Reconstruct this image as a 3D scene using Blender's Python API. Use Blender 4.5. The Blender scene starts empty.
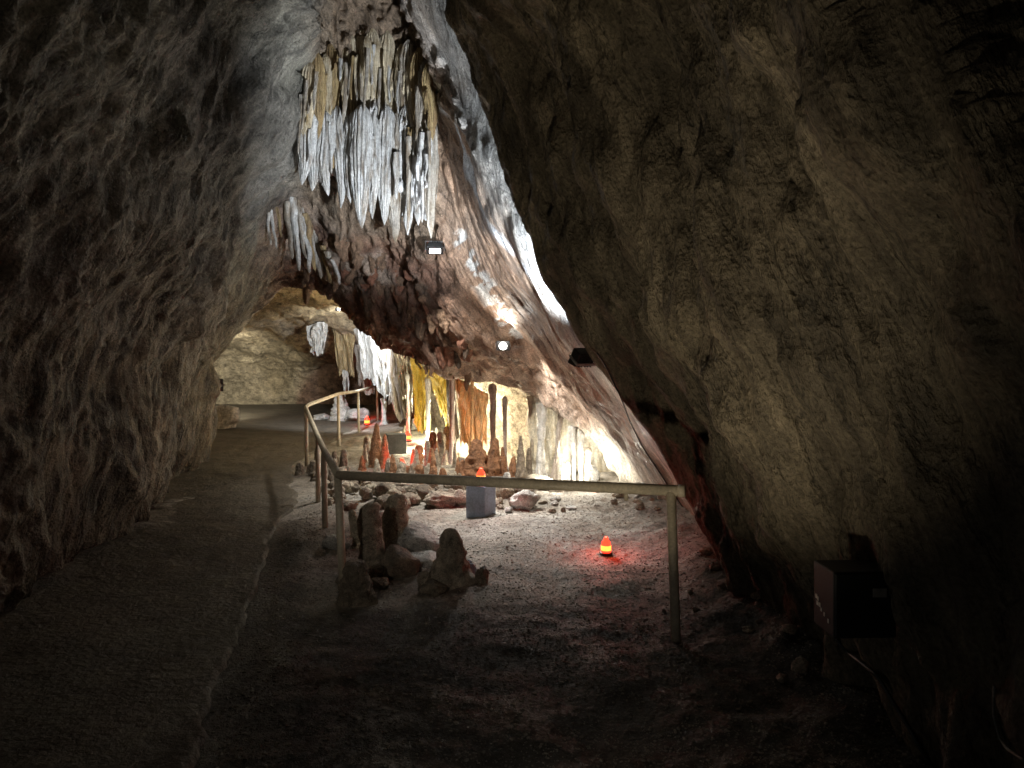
import bpy, bmesh, math, random
import numpy as np
from mathutils import Vector, Matrix, Euler
from mathutils.bvhtree import BVHTree

random.seed(7)
RNG = np.random.default_rng(11)
C = bpy.context.scene.collection
F, CX, HZ, HC = 745.0, 512.0, 355.0, 1.65       # focal length in px, centre column, horizon row, eye height

def at(px, py, Y):
    return ((px - CX) * Y / F, Y, HC - (py - HZ) * Y / F)

# ------------------------------------------------------------------ noise
_P = RNG.permutation(4096).astype(np.int64)
_V = RNG.uniform(-1, 1, 4096)
def vnoise(x, y, z, seed=0):
    x = np.asarray(x, float); y = np.asarray(y, float); z = np.asarray(z, float)
    xi = np.floor(x).astype(np.int64); yi = np.floor(y).astype(np.int64); zi = np.floor(z).astype(np.int64)
    fx, fy, fz = x - xi, y - yi, z - zi
    u = fx*fx*fx*(fx*(fx*6-15)+10); v = fy*fy*fy*(fy*(fy*6-15)+10); w = fz*fz*fz*(fz*(fz*6-15)+10)
    def h(a, b, c):
        return _V[_P[(_P[(_P[(a + seed*131) & 4095] + b) & 4095] + c) & 4095]]
    def lerp(a, b, t): return a + (b - a) * t
    x00 = lerp(h(xi, yi, zi), h(xi+1, yi, zi), u); x10 = lerp(h(xi, yi+1, zi), h(xi+1, yi+1, zi), u)
    x01 = lerp(h(xi, yi, zi+1), h(xi+1, yi, zi+1), u); x11 = lerp(h(xi, yi+1, zi+1), h(xi+1, yi+1, zi+1), u)
    return lerp(lerp(x00, x10, v), lerp(x01, x11, v), w)
def fbm(x, y, z, oct=4, seed=0, gain=.5):
    s = 0; a = 1; f = 1
    for o in range(oct):
        s = s + a * vnoise(x*f, y*f, z*f, seed + o*17); a *= gain; f *= 2.03
    return s
def ridged(x, y, z, oct=4, seed=0):
    s = 0; a = 1; f = 1
    for o in range(oct):
        s = s + a * (1 - 2*np.abs(vnoise(x*f, y*f, z*f, seed + o*13))); a *= .5; f *= 2.1
    return s
def sstep(a, b, x):
    t = np.clip((np.asarray(x, float) - a) / (b - a), 0, 1); return t*t*(3-2*t)

# ------------------------------------------------------------------ object helpers
def link(o, parent=None):
    C.objects.link(o)
    if parent is not None: o.parent = parent
    return o
def tag(o, label=None, cat=None, group=None, kind=None):
    if label: o['label'] = label
    if cat: o['category'] = cat
    if group: o['group'] = group
    if kind: o['kind'] = kind
    return o
def empty(name, loc, rz=0.0):
    o = bpy.data.objects.new(name, None); o.location = loc; o.rotation_euler = (0, 0, rz); o.empty_display_size = .1
    return link(o)
def mesh_np(name, verts, faces, mat=None, parent=None, tint=None, smooth=True):
    me = bpy.data.meshes.new(name)
    verts = np.asarray(verts, np.float32); faces = np.asarray(faces, np.int32)
    n, m, k = len(verts), len(faces), faces.shape[1]
    me.vertices.add(n); me.vertices.foreach_set('co', verts.ravel())
    me.loops.add(m*k); me.loops.foreach_set('vertex_index', faces.ravel())
    me.polygons.add(m); me.polygons.foreach_set('loop_start', np.arange(0, m*k, k, dtype=np.int32))
    me.polygons.foreach_set('use_smooth', np.full(m, smooth, bool))
    me.update(calc_edges=True)
    if tint is not None:
        a = me.attributes.new('tint', 'FLOAT_COLOR', 'POINT')
        a.data.foreach_set('color', np.concatenate([tint, np.ones((n, 1))], 1).astype(np.float32).ravel())
    o = bpy.data.objects.new(name, me)
    if mat: me.materials.append(mat)
    return link(o, parent)
def grid_faces(nu, nv, closed_u=False):
    iu = np.arange(nu if closed_u else nu-1); iv = np.arange(nv-1)
    U, V = np.meshgrid(iu, iv); U = U.ravel(); V = V.ravel(); U2 = (U+1) % nu
    return np.stack([V*nu+U, V*nu+U2, (V+1)*nu+U2, (V+1)*nu+U], 1)
def from_bm(name, bm, mat=None, parent=None, smooth=False):
    me = bpy.data.meshes.new(name); bm.normal_update(); bm.to_mesh(me); bm.free()
    me.polygons.foreach_set('use_smooth', np.full(len(me.polygons), smooth, bool))
    if mat: me.materials.append(mat)
    return link(bpy.data.objects.new(name, me), parent)
def bm_box(bm, c, s, bevel=.0, M=None, taper=1.0):
    r = bmesh.ops.create_cube(bm, size=1.0)['verts']
    for v in r:
        k = taper if v.co.y < 0 else 1.0
        v.co = Vector((v.co.x*s[0]*k, v.co.y*s[1], v.co.z*s[2]*k))
    if bevel:
        es = list({e for v in r for e in v.link_edges})
        r2 = bmesh.ops.bevel(bm, geom=es, offset=bevel, segments=2, affect='EDGES', profile=.5)
        r = list({v for f in r2['faces'] for v in f.verts} | {v for v in r if v.is_valid})
    T = Matrix.Translation(c) if M is None else M @ Matrix.Translation(c)
    for v in r: v.co = T @ v.co
    return r
def tube(path, rad, ns=12, cap=True):
    """rings swept along a path; returns verts, quads"""
    P = [Vector(p) for p in path]; n = len(P)
    rad = [rad]*n if not hasattr(rad, '__len__') else rad
    V, Fs = [], []
    up = Vector((0, 0, 1))
    prevx = None
    for i, p in enumerate(P):
        t = (P[min(i+1, n-1)] - P[max(i-1, 0)]).normalized()
        if prevx is None:
            x = t.orthogonal().normalized()
        else:
            x = (prevx - t*prevx.dot(t)).normalized()
        prevx = x; y = t.cross(x)
        for k in range(ns):
            a = 2*math.pi*k/ns
            V.append(p + (x*math.cos(a) + y*math.sin(a))*rad[i])
    for i in range(n-1):
        for k in range(ns):
            Fs.append((i*ns+k, i*ns+(k+1) % ns, (i+1)*ns+(k+1) % ns, (i+1)*ns+k))
    return V, Fs
def tube_obj(name, path, rad, mat, parent=None, ns=14, smooth=True):
    V, Fs = tube(path, rad, ns)
    bm = bmesh.new(); vs = [bm.verts.new(v) for v in V]
    for f in Fs: bm.faces.new([vs[i] for i in f])
    bm.faces.new(vs[:ns][::-1]); bm.faces.new(vs[-ns:])
    bmesh.ops.recalc_face_normals(bm, faces=bm.faces[:])
    o = from_bm(name, bm, mat, parent, smooth)
    return o

# ------------------------------------------------------------------ materials
def new_mat(name):
    m = bpy.data.materials.new(name); m.use_nodes = True
    nt = m.node_tree; nt.nodes.clear()
    out = nt.nodes.new('ShaderNodeOutputMaterial'); b = nt.nodes.new('ShaderNodeBsdfPrincipled')
    nt.links.new(b.outputs[0], out.inputs[0])
    return m, nt, b
class N:
    def __init__(s, nt): s.nt = nt
    def node(s, t, **kw):
        n = s.nt.nodes.new(t)
        for k, v in kw.items():
            if k.startswith('i_'): n.inputs[k[2:].replace('_', ' ')].default_value = v
            else: setattr(n, k, v)
        return n
    def l(s, a, b): s.nt.links.new(a, b)
    def coord(s, scale=(1, 1, 1)):
        tc = s.node('ShaderNodeNewGeometry'); mp = s.node('ShaderNodeMapping'); mp.inputs['Scale'].default_value = scale
        s.l(tc.outputs['Position'], mp.inputs['Vector']); return mp.outputs[0]
    def shear(s, a, b_, scale):
        tc = s.node('ShaderNodeNewGeometry'); sp = s.node('ShaderNodeSeparateXYZ'); s.l(tc.outputs['Position'], sp.inputs[0])
        x = s.math('ADD', sp.outputs[0], s.math('MULTIPLY', sp.outputs[2], a)); y = s.math('ADD', sp.outputs[1], s.math('MULTIPLY', sp.outputs[2], b_))
        cb = s.node('ShaderNodeCombineXYZ')
        for i, (v, k) in enumerate(((x, scale[0]), (y, scale[1]), (sp.outputs[2], scale[2]))): s.l(s.math('MULTIPLY', v, k), cb.inputs[i])
        return cb.outputs[0]
    def ocoord(s, scale=(1, 1, 1)):
        tc = s.node('ShaderNodeTexCoord'); mp = s.node('ShaderNodeMapping'); mp.inputs['Scale'].default_value = scale
        s.l(tc.outputs['Object'], mp.inputs['Vector']); return mp.outputs[0]
    def noise(s, vec, scale, detail=6, rough=.6, dist=0.0, w=None):
        n = s.node('ShaderNodeTexNoise'); n.inputs['Scale'].default_value = scale; n.inputs['Detail'].default_value = detail
        n.inputs['Roughness'].default_value = rough; n.inputs['Distortion'].default_value = dist; s.l(vec, n.inputs['Vector']); return n.outputs['Fac']
    def voro(s, vec, scale, feature='F1'):
        n = s.node('ShaderNodeTexVoronoi', feature=feature); n.inputs['Scale'].default_value = scale; s.l(vec, n.inputs['Vector']); return n.outputs['Distance']
    def mr(s, v, a, b, c, d):
        n = s.node('ShaderNodeMapRange'); s.l(v, n.inputs['Value'])
        for k, x in zip(('From Min', 'From Max', 'To Min', 'To Max'), (a, b, c, d)): n.inputs[k].default_value = x
        return n.outputs[0]
    def math(s, op, a, b):
        n = s.node('ShaderNodeMath', operation=op)
        for i, x in enumerate((a, b)):
            if isinstance(x, (int, float)): n.inputs[i].default_value = x
            else: s.l(x, n.inputs[i])
        return n.outputs[0]
    def mix(s, fac, a, b, mode='MIX'):
        n = s.node('ShaderNodeMix', data_type='RGBA', blend_type=mode)
        if isinstance(fac, (int, float)): n.inputs[0].default_value = fac
        else: s.l(fac, n.inputs[0])
        for i, x in ((6, a), (7, b)):
            if isinstance(x, tuple): n.inputs[i].default_value = (*x, 1)
            else: s.l(x, n.inputs[i])
        return n.outputs[2]
    def scale_col(s, col, fac):
        n = s.node('ShaderNodeVectorMath', operation='SCALE')
        s.l(col, n.inputs[0]); s.l(fac, n.inputs['Scale']); return n.outputs[0]
    def bump(s, h, strength, dist, normal=None):
        n = s.node('ShaderNodeBump'); n.inputs['Strength'].default_value = strength; n.inputs['Distance'].default_value = dist
        s.l(h, n.inputs['Height'])
        if normal is not None: s.l(normal, n.inputs['Normal'])
        return n.outputs[0]

def rock_mat(name, col=None, aniso=(1, 1, 1), fine=1.0, var=.55, rough=(.55, .85), local=False, stain=None, spec=.35, bumpk=1.0, shear=None):
    m, nt, b = new_mat(name); g = N(nt)
    c1 = g.ocoord() if local else g.coord()
    ca = g.ocoord(aniso) if local else (g.shear(shear[0], shear[1], aniso) if shear else g.coord(aniso))
    big = g.noise(ca, 1.3*fine, 4, .6, .2); med = g.noise(ca, 5*fine, 7, .66, .1); small = g.noise(c1, 38*fine, 5, .75)
    cell = g.voro(ca, 11*fine, 'F1'); pit = g.voro(c1, 46*fine, 'F1')
    if col is None:
        at_ = g.node('ShaderNodeAttribute', attribute_name='tint'); base = at_.outputs['Color']
    else:
        rgb = g.node('ShaderNodeRGB'); rgb.outputs[0].default_value = (*col, 1); base = rgb.outputs[0]
    v = g.math('ADD', g.mr(med, .3, .72, 1-var, 1+var), g.mr(big, .3, .7, -.25, .25))
    v = g.math('MULTIPLY', v, g.mr(small, .32, .68, .5, 1.45))
    # thin dark cracks along the zero lines of a stretched noise
    cr = g.noise(ca, 2.0*fine, 6, .6, .15)
    cr = g.math('ABSOLUTE', g.math('SUBTRACT', cr, .5), 0)
    crk = g.math('MAXIMUM', g.mr(cr, 0, .012, .4, 1.0), g.mr(big, .45, .6, 0, 1))
    v = g.math('MULTIPLY', v, crk)
    v = g.math('MAXIMUM', v, .12)
    c = g.scale_col(base, v)
    if stain:
        st = g.mr(g.noise(ca, 2.1*fine, 6, .6, 1.0), .5, .66, 0, .65)
        c = g.mix(st, c, stain)
    g.l(c, b.inputs['Base Color'])
    g.l(g.mr(med, .3, .7, rough[0], rough[1]), b.inputs['Roughness'])
    b.inputs['Specular IOR Level'].default_value = spec
    stp = g.node('ShaderNodeMapRange', interpolation_type='STEPPED'); g.l(g.noise(ca, 4.2*fine, 6, .6, .1), stp.inputs['Value'])
    for k_, x_ in (('From Min', .25), ('From Max', .75), ('To Min', 0), ('To Max', 1), ('Steps', 9)): stp.inputs[k_].default_value = x_
    h0 = g.math('ADD', g.math('MULTIPLY', med, 1.0), g.math('MULTIPLY', cell, .3))
    h0 = g.math('ADD', h0, g.math('MULTIPLY', stp.outputs[0], .55))
    h0 = g.math('ADD', h0, g.math('MULTIPLY', g.mr(cr, 0, .04, 0, 1), .14))
    n1 = g.bump(h0, .95*bumpk, .13/fine)
    h1 = g.math('ADD', small, g.math('MULTIPLY', pit, .5))
    n2 = g.bump(h1, .8*bumpk, .022/fine, n1)
    g.l(n2, b.inputs['Normal'])
    return m
def plain_mat(name, col, rough=.5, metal=0.0, nscale=60, var=.2, bump=.15, spec=.5):
    m, nt, b = new_mat(name); g = N(nt)
    c = g.ocoord(); n = g.noise(c, nscale, 6, .65); n2 = g.noise(c, nscale*.15, 4, .6)
    rgb = g.node('ShaderNodeRGB'); rgb.outputs[0].default_value = (*col, 1)
    v = g.math('MULTIPLY', g.mr(n, .3, .7, 1-var, 1+var), g.mr(n2, .3, .7, 1-var, 1+var))
    g.l(g.scale_col(rgb.outputs[0], v), b.inputs['Base Color'])
    b.inputs['Roughness'].default_value = rough; b.inputs['Metallic'].default_value = metal; b.inputs['Specular IOR Level'].default_value = spec
    g.l(g.bump(n, bump, .004), b.inputs['Normal'])
    return m
def glow_mat(name, col, strength):
    m, nt, b = new_mat(name); g = N(nt)
    c = g.ocoord(); n = g.noise(c, 25, 3, .5)
    b.inputs['Base Color'].default_value = (*[min(1, x) for x in col], 1)
    b.inputs['Emission Color'].default_value = (*col, 1)
    g.l(g.mr(n, .3, .7, strength*.85, strength*1.15), b.inputs['Emission Strength'])
    b.inputs['Roughness'].default_value = .3
    return m
def drape_mat(name, c_a, c_b, trans=.35, rough=.35, stain=None):
    m, nt, b = new_mat(name); g = N(nt)
    ca = g.coord((9, 9, .7)); c1 = g.coord()
    s = g.noise(ca, 2.2, 6, .6, .3); f = g.noise(c1, 40, 7, .7); p = g.noise(c1, 5, 5, .6, .5)
    col = g.mix(g.mr(g.math('ADD', g.math('MULTIPLY', s, .7), g.math('MULTIPLY', p, .3)), .38, .62, 0, 1), c_a, c_b)
    if stain: col = g.mix(g.mr(g.noise(g.coord((5, 5, 1.3)), 1.6, 6, .65, .4), .5, .66, 0, .85), col, stain)
    v = g.math('MULTIPLY', g.mr(f, .3, .7, .6, 1.25), g.mr(p, .3, .7, .65, 1.25))
    col = g.scale_col(col, v)
    g.l(col, b.inputs['Base Color']); b.inputs['Roughness'].default_value = rough; b.inputs['Specular IOR Level'].default_value = .45
    n1 = g.bump(g.math('ADD', s, g.math('MULTIPLY', p, .5)), .8, .07); n2 = g.bump(f, .8, .018, n1); g.l(n2, b.inputs['Normal'])
    if trans > 0:
        t = g.node('ShaderNodeBsdfTranslucent'); g.l(col, t.inputs['Color']); g.l(n2, t.inputs['Normal'])
        mx = g.node('ShaderNodeMixShader'); mx.inputs[0].default_value = trans
        g.l(b.outputs[0], mx.inputs[1]); g.l(t.outputs[0], mx.inputs[2])
        out = [n for n in nt.nodes if n.type == 'OUTPUT_MATERIAL'][0]; g.l(mx.outputs[0], out.inputs[0])
    return m

M = {}
M['right'] = rock_mat('rock_brown', aniso=(1.3, 1.7, .36), fine=1.0, var=.5, stain=(.05, .04, .028), spec=.3, shear=(.42, 0))
M['left'] = rock_mat('rock_grey', aniso=(1, 1.5, .36), fine=1.1, shear=(.15, -.45), var=.5, stain=(.06, .055, .05), spec=.3)
M['slope'] = rock_mat('rock_red', aniso=(1.3, 1.3, .45), fine=1.5, shear=(.55, 0), var=.5, spec=.45, rough=(.4, .8))
M['tunnel'] = rock_mat('rock_ochre', aniso=(1, 1, 1.3), fine=1.2, var=.5, spec=.3)
M['floor'] = rock_mat('gravel_floor', aniso=(1, 1, 1), fine=3.5, var=.45, spec=.3, bumpk=.6)
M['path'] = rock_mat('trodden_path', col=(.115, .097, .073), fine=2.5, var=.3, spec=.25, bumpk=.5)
M['pebble'] = plain_mat('pebble', (.24, .215, .18), .8, 0, 9, .45, .1, .2)
M['stone'] = rock_mat('stone_brown', col=(.42, .35, .27), local=True, fine=3, var=.5)
M['stone_pale'] = rock_mat('stone_pale', col=(.64, .62, .58), local=True, fine=3, var=.35, rough=(.4, .8))
M['stone_dark'] = rock_mat('stone_dark', col=(.26, .21, .155), local=True, fine=3, var=.5)
M['stone_red'] = rock_mat('stone_red', col=(.40, .20, .10), local=True, fine=3, var=.5, rough=(.4, .8))
M['stone_tan'] = rock_mat('stone_tan', col=(.58, .50, .38), local=True, fine=3, var=.45, rough=(.4, .8))
M['knob'] = rock_mat('knob_brown', col=(.22, .14, .09), fine=3)
M['knob_red'] = rock_mat('knob_red', col=(.26, .12, .075), fine=3)
M['knob_dark'] = rock_mat('knob_dark', col=(.12, .08, .055), fine=3)
M['flow'] = drape_mat('flowstone_white', (.52, .49, .44), (.17, .13, .085), 0, .32, stain=(.10, .065, .035))
M['flow_pale'] = drape_mat('flowstone_pale', (.66, .67, .67), (.30, .28, .25), 0, .3, stain=(.16, .12, .08))
M['flow_tan'] = drape_mat('flowstone_tan', (.60, .53, .40), (.34, .27, .17), 0, .33, stain=(.2, .14, .08))
M['flow_cream'] = drape_mat('flowstone_cream', (.80, .76, .66), (.52, .44, .30), 0, .35)
M['flow_ochre'] = drape_mat('flowstone_ochre', (.42, .32, .16), (.20, .13, .065), 0, .35, stain=(.10, .06, .03))
M['flow_brown'] = drape_mat('flowstone_brown', (.26, .15, .09), (.12, .07, .045), 0, .45)
M['drape_yellow'] = drape_mat('drapery_yellow', (.88, .68, .12), (.86, .76, .42), .45, .3)
M['drape_orange'] = drape_mat('drapery_orange', (.80, .58, .36), (.68, .38, .19), .35, .35)
M['drape_white'] = drape_mat('drapery_white', (.80, .79, .76), (.50, .46, .40), .2, .3)
M['drape_grey'] = drape_mat('drapery_grey', (.42, .36, .30), (.24, .19, .15), .1, .35)
M['drape_mauve'] = drape_mat('drapery_mauve', (.62, .50, .47), (.44, .32, .27), .1, .35)
M['rail'] = plain_mat('weathered_pipe', (.52, .45, .34), .5, 0.0, 70, .22, .2)
M['block'] = plain_mat('grey_block', (.38, .46, .60), .85, 0, 45, .22, .6, .2)
M['block_dark'] = plain_mat('dark_block', (.07, .07, .066), .85, 0, 45, .25, .6, .2)
M['black'] = plain_mat('black_housing', (.012, .012, .012), .45, 0, 80, .2, .1)
M['blackmat'] = plain_mat('black_plastic', (.008, .008, .008), .6, 0, 80, .2, .1)
M['cable'] = plain_mat('black_cable', (.02, .02, .02), .5, 0, 80, .2, .1)
M['white_print'] = plain_mat('white_print', (.55, .53, .48), .6, 0, 60, .3, .05)
M['sticker'] = plain_mat('grey_sticker', (.20, .19, .17), .6, 0, 60, .3, .05)
M['steel'] = plain_mat('steel_bracket', (.4, .4, .4), .35, .9, 60, .2, .1)
M['lit'] = glow_mat('lamp_face', (1.0, .97, .9), 14)
M['red_glass'] = glow_mat('red_lamp_glass', (1.0, .03, .012), 3.2)
M['red_core'] = glow_mat('red_lamp_flame', (1.0, .21, .028), 3.4)
M['red_base'] = plain_mat('red_lamp_base', (.10, .02, .015), .4, 0, 60, .2, .1)

# ------------------------------------------------------------------ the cave shell, a loft of profiles
S = []
def st(*pts): S.append([tuple(p) for p in pts])
def row(Y, xz): return [(x, Y, z) for x, z in xz]
st(*row(-4, [(-2.6, -.4), (-2.7, .5), (-2.6, 1.5), (-2.3, 2.5), (-1.9, 3.5), (-1.5, 4.4), (-.9, 5.0), (-.2, 4.6), (.4, 3.8), (.9, 2.9), (1.4, 1.9), (1.8, .8), (2.0, -.4)]))
st(*row(0, [(-3.0, -.4), (-3.15, .6), (-3.05, 1.8), (-2.8, 3.0), (-2.4, 4.2), (-1.9, 5.4), (-1.0, 6.3), (.3, 5.5), (1.0, 4.3), (1.5, 3.1), (1.8, 1.9), (1.95, .8), (2.1, -.4)]))
st(*row(2.5, [(-3.1, -.4), (-3.2, .6), (-3.15, 1.7), (-2.9, 2.9), (-2.5, 4.1), (-2.0, 5.3), (-1.1, 6.3), (.0, 5.3), (.5, 4.2), (.98, 3.0), (1.32, 1.85), (1.62, .8), (1.9, -.4)]))
st(*row(4.5, [(-3.3, -.4), (-3.25, .6), (-3.3, 1.6), (-3.05, 2.8), (-2.7, 4.0), (-2.3, 5.2), (-1.4, 6.4), (-.3, 5.0), (.2, 3.9), (.66, 2.8), (1.06, 1.75), (1.43, .8), (1.86, -.4)]))
LE = [(-3.65, 6.3, -.4), (-3.5, 6.3, .6), (-3.6, 6.3, 1.5), (-3.3, 6.4, 2.7), (-2.95, 6.5, 3.9), (-2.65, 6.6, 5.1)]
RIDGE = [(-.95, 7.2, 6.3), at(486, 80, 6.95), at(524, 180, 6.5), at(557, 260, 6.15), at(604, 355, 5.8), at(688, 500, 5.4), (1.84, 5.2, -.4)]
st(*LE, *RIDGE)
LE2 = [(x*1.02, y+.5, z) for x, y, z in LE]
st(*LE2, *[(x+.07, y+.30, z) for x, y, z in RIDGE])
st((-3.9, 7.6, -.4), (-3.75, 7.6, .6), (-3.65, 7.6, 1.5), (-3.3, 7.6, 2.6), (-2.8, 7.6, 3.9), (-2.55, 7.7, 5.3), (-1.7, 7.9, 6.4),
   at(442, 45, 8.0), at(480, 150, 7.6), at(520, 250, 7.1), at(580, 352, 6.8), at(655, 455, 6.5), (2.05, 6.4, -.4))
st((-4.1, 8.4, -.4), (-4.0, 8.4, .7), (-3.85, 8.5, 1.5), (-3.4, 8.6, 2.5), at(272, 175, 8.6), at(293, 55, 8.6), at(330, -25, 9.0),
   at(405, -10, 9.3), at(452, 110, 8.8), at(488, 230, 8.25), at(552, 335, 7.9), at(625, 435, 7.8), (1.9, 7.8, -.4))
st((-4.4, 9.4, -.4), (-4.25, 9.5, .7), (-4.1, 9.5, 1.5), at(232, 290, 9.5), at(268, 228, 9.5), at(303, 200, 9.75), at(345, 225, 9.85),
   at(400, 235, 9.7), at(440, 250, 9.35), at(472, 305, 9.1), at(538, 366, 9.0), at(616, 436, 9.0), (2.0, 9.0, -.4))
st((-5.0, 11.5, -.4), at(208, 420, 11.5), at(213, 370, 11.5), at(235, 332, 11.4), at(262, 306, 11.2), at(292, 289, 11.0), at(330, 302, 10.7),
   at(360, 320, 10.55), at(400, 350, 10.4), at(450, 376, 10.2), at(522, 396, 10.1), at(606, 438, 10.0), (1.95, 10.0, -.4))
st((-5.1, 12.0, -.4), (-4.95, 12.0, .7), (-4.9, 12.0, 1.5), (-4.6, 11.9, 2.1), (-4.0, 11.7, 2.6), (-3.4, 11.5, 2.9), (-2.6, 11.3, 2.9),
   (-1.9, 11.15, 2.65), (-1.2, 11.0, 2.25), (-.5, 10.8, 1.8), (.12, 10.6, 1.15), (.55, 10.45, .6), (.75, 10.4, -.4))
st(*row(13.2, [(-5.6, -.4), (-5.6, .7), (-5.55, 1.5), (-5.2, 2.2), (-4.6, 2.7), (-3.8, 2.9), (-3.0, 2.8), (-2.2, 2.6), (-1.5, 2.2), (-.9, 1.75), (-.5, 1.2), (-.35, .6), (-.3, -.4)]))
st(*row(16, [(-6.9, -.4), (-7.0, .7), (-6.9, 1.5), (-6.5, 2.1), (-5.8, 2.6), (-5.0, 2.75), (-4.2, 2.65), (-3.4, 2.45), (-2.7, 2.1), (-2.1, 1.7), (-1.75, 1.2), (-1.6, .6), (-1.5, -.4)]))
st(*row(20, [(-8.9, -.4), (-9.0, .7), (-8.8, 1.4), (-8.3, 2.0), (-7.6, 2.15), (-6.7, 2.2), (-5.8, 2.1), (-5.0, 1.85), (-4.3, 1.5), (-3.7, 1.3), (-3.4, .9), (-3.2, .5), (-3.1, -.4)]))
st(*row(23.5, [(-10.2, -.4), (-10.2, .6), (-10.0, 1.2), (-9.6, 1.5), (-8.8, 1.75), (-7.9, 1.8), (-7.0, 1.7), (-6.2, 1.5), (-5.5, 1.5), (-5.0, 1.1), (-4.7, .8), (-4.5, .4), (-4.4, -.4)]))
st(*row(24.2, [(-8.6, -.4), (-8.6, .2), (-8.5, .5), (-8.3, .8), (-8.0, 1.1), (-7.6, 1.2), (-7.1, 1.2), (-6.7, 1.0), (-6.4, .8), (-6.2, .5), (-6.1, .3), (-6.0, .1), (-6.0, -.4)]))
SA = np.array(S)                                   # stations x 13 x 3
end = SA[-1:].copy(); end[..., 0] = -7.3+(end[..., 0]+7.3)*.05; end[..., 1] = 24.7; end[..., 2] = -.5+(end[..., 2]+.5)*.05
SA = np.concatenate([SA, end])
beg = SA[:1].copy(); beg[..., 0] *= .05; beg[..., 1] = -4.3; beg[..., 2] = 1.5+(beg[..., 2]-1.5)*.05

def pchip(A, counts):
    """monotone cubic along axis 0; counts = samples per segment"""
    d = np.diff(A, axis=0); m = np.zeros_like(A)
    s = d[:-1]*d[1:]
    m[1:-1] = np.where(s > 0, 2*s/np.where(np.abs(d[:-1]+d[1:]) < 1e-9, 1e-9, d[:-1]+d[1:]), 0)
    m[0] = d[0]; m[-1] = d[-1]
    out = []
    for i, c in enumerate(counts):
        t = np.linspace(0, 1, c, endpoint=False).reshape((-1,)+(1,)*(A.ndim-1))
        h00 = 2*t**3-3*t**2+1; h10 = t**3-2*t**2+t; h01 = -2*t**3+3*t**2; h11 = t**3-t**2
        out.append(h00*A[i]+h10*m[i]+h01*A[i+1]+h11*m[i+1])
    out.append(A[-1:]); return np.concatenate(out, 0)
VC = [8, 40, 130, 110, 14, 44, 50, 66, 76, 22, 40, 46, 46, 40, 26, 16]
UC = [26, 40, 52, 52, 48, 42, 42, 56, 66, 66, 62, 54, 40]
UC = UC[:12]
G = pchip(SA, VC)
G = np.swapaxes(pchip(np.swapaxes(G, 0, 1), UC), 0, 1)      # V x U x 3
vb = np.concatenate([[0], np.cumsum(VC)]); ub = np.concatenate([[0], np.cumsum(UC)])
def normals(G):
    du = np.gradient(G, axis=1); dv = np.gradient(G, axis=0); n = np.cross(dv, du)
    n /= np.linalg.norm(n, axis=2, keepdims=True) + 1e-9; return n
nrm = normals(G)
mid = np.array([[-1.0, 3, 2.0]])
# interior side: point towards the passage axis
axis = G.mean(axis=1, keepdims=True)
sgn = np.sign((nrm*(axis-G)).sum(2).mean()); nrm = nrm*sgn
X, Y, Z = G[..., 0], G[..., 1], G[..., 2]
vi = np.arange(G.shape[0])[:, None]*np.ones((1, G.shape[1])); ui = np.ones((G.shape[0], 1))*np.arange(G.shape[1])[None]
near = (vi < vb[4])*1.0; rightside = (ui > ub[6])*1.0
headw = ((vi >= vb[7]) & (vi <= vb[9]))*1.0
damp = 1 - .88*np.exp(-((vi-vb[4]-26)/48)**2)*rightside - .4*np.exp(-((vi-vb[9])/10)**2)
slm = sstep(ub[6]-22, ub[6]-2, ui)*sstep(vb[4]-2, vb[4]+4, vi)*sstep(vb[8]+4, vb[8]-16, vi)
tun = sstep(vb[9]-4, vb[9]+10, vi)
def terrace(h, k, w=.18):
    h = h*k; f = np.floor(h); t = h-f
    return (f+np.clip((t-(1-w))/w, 0, 1))/k
disp = .20*fbm(X*.55, Y*.55, Z*.55, 3, 1)*(1-.6*slm)
disp += .10*fbm(X*1.5, Y*1.6, Z*1.0, 4, 2)*(1-.55*slm)
wx = .35*fbm(X*1.3, Y*1.3, Z*1.3, 3, 9)
QX = np.where(rightside > 0, X+.42*Z, X+.15*Z); QY = np.where(rightside > 0, Y, Y-.45*Z)
ch = ridged(QX*2.6+wx, QY*2.8+wx, Z*.9, 4, 3)
disp += .032*ch*(1-.5*slm)
# flaky plates with sharp broken edges, drawn out along the fall line
ter = terrace(fbm(QX*1.4+wx, QY*2.0+wx, Z*.5+wx, 4, 15), 5, .24)
disp += .085*ter*(1-.93*slm)*(1-.6*tun)
msk = (1-.7*tun)*sstep(-.25, .35, fbm(X*.9, Y*.9, Z*.9, 2, 19))
ter2 = terrace(fbm(QX*4.2+wx, QY*5.0, Z*1.5+wx, 3, 16), 4, .15)
disp += .034*ter2*(.25+.75*msk)*(1-.6*slm)
disp += .012*ridged(QX*8+wx*3, QY*8, Z*3.0, 3, 17)*(.3+.7*msk)
# flutes running down the walls
disp += .030*fbm(QX*2, QY*5.0, Z*.35, 3, 20)
disp += .07*ridged(QX*.8, QY*1.5, Z*.18, 2, 22)*near*(1-.7*rightside*sstep(1.5, .7, Z))
lay = fbm(X*.8, Y*.8, Z*.8, 2, 7)
disp += .05*np.abs(np.mod((Z*.5+X*.9+Y*.35+lay*.9)*1.3, 1)-.5)*(1-rightside*near)        # ledgy bedding
disp += .022*fbm(Y*5.5, X*1.2, Z*1.0, 3, 5)*rightside
disp += .06*ridged(X*1.1, Y*1.3, Z*.6, 3, 23)*near*rightside*sstep(.6, 1.6, Z)
disp += (vi >= vb[9])*(.05*ridged(X*1.2, Y*1.2, Z*1.5, 3, 29)+.08*fbm(X*.8, Y*.6, Z*.9, 3, 30))
hwm = ((vi > vb[6]) & (vi < vb[8]-12))*sstep(ub[5]-6, ub[5]+10, ui)*(1-sstep(ub[8]-10, ub[8]+10, ui))
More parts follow.
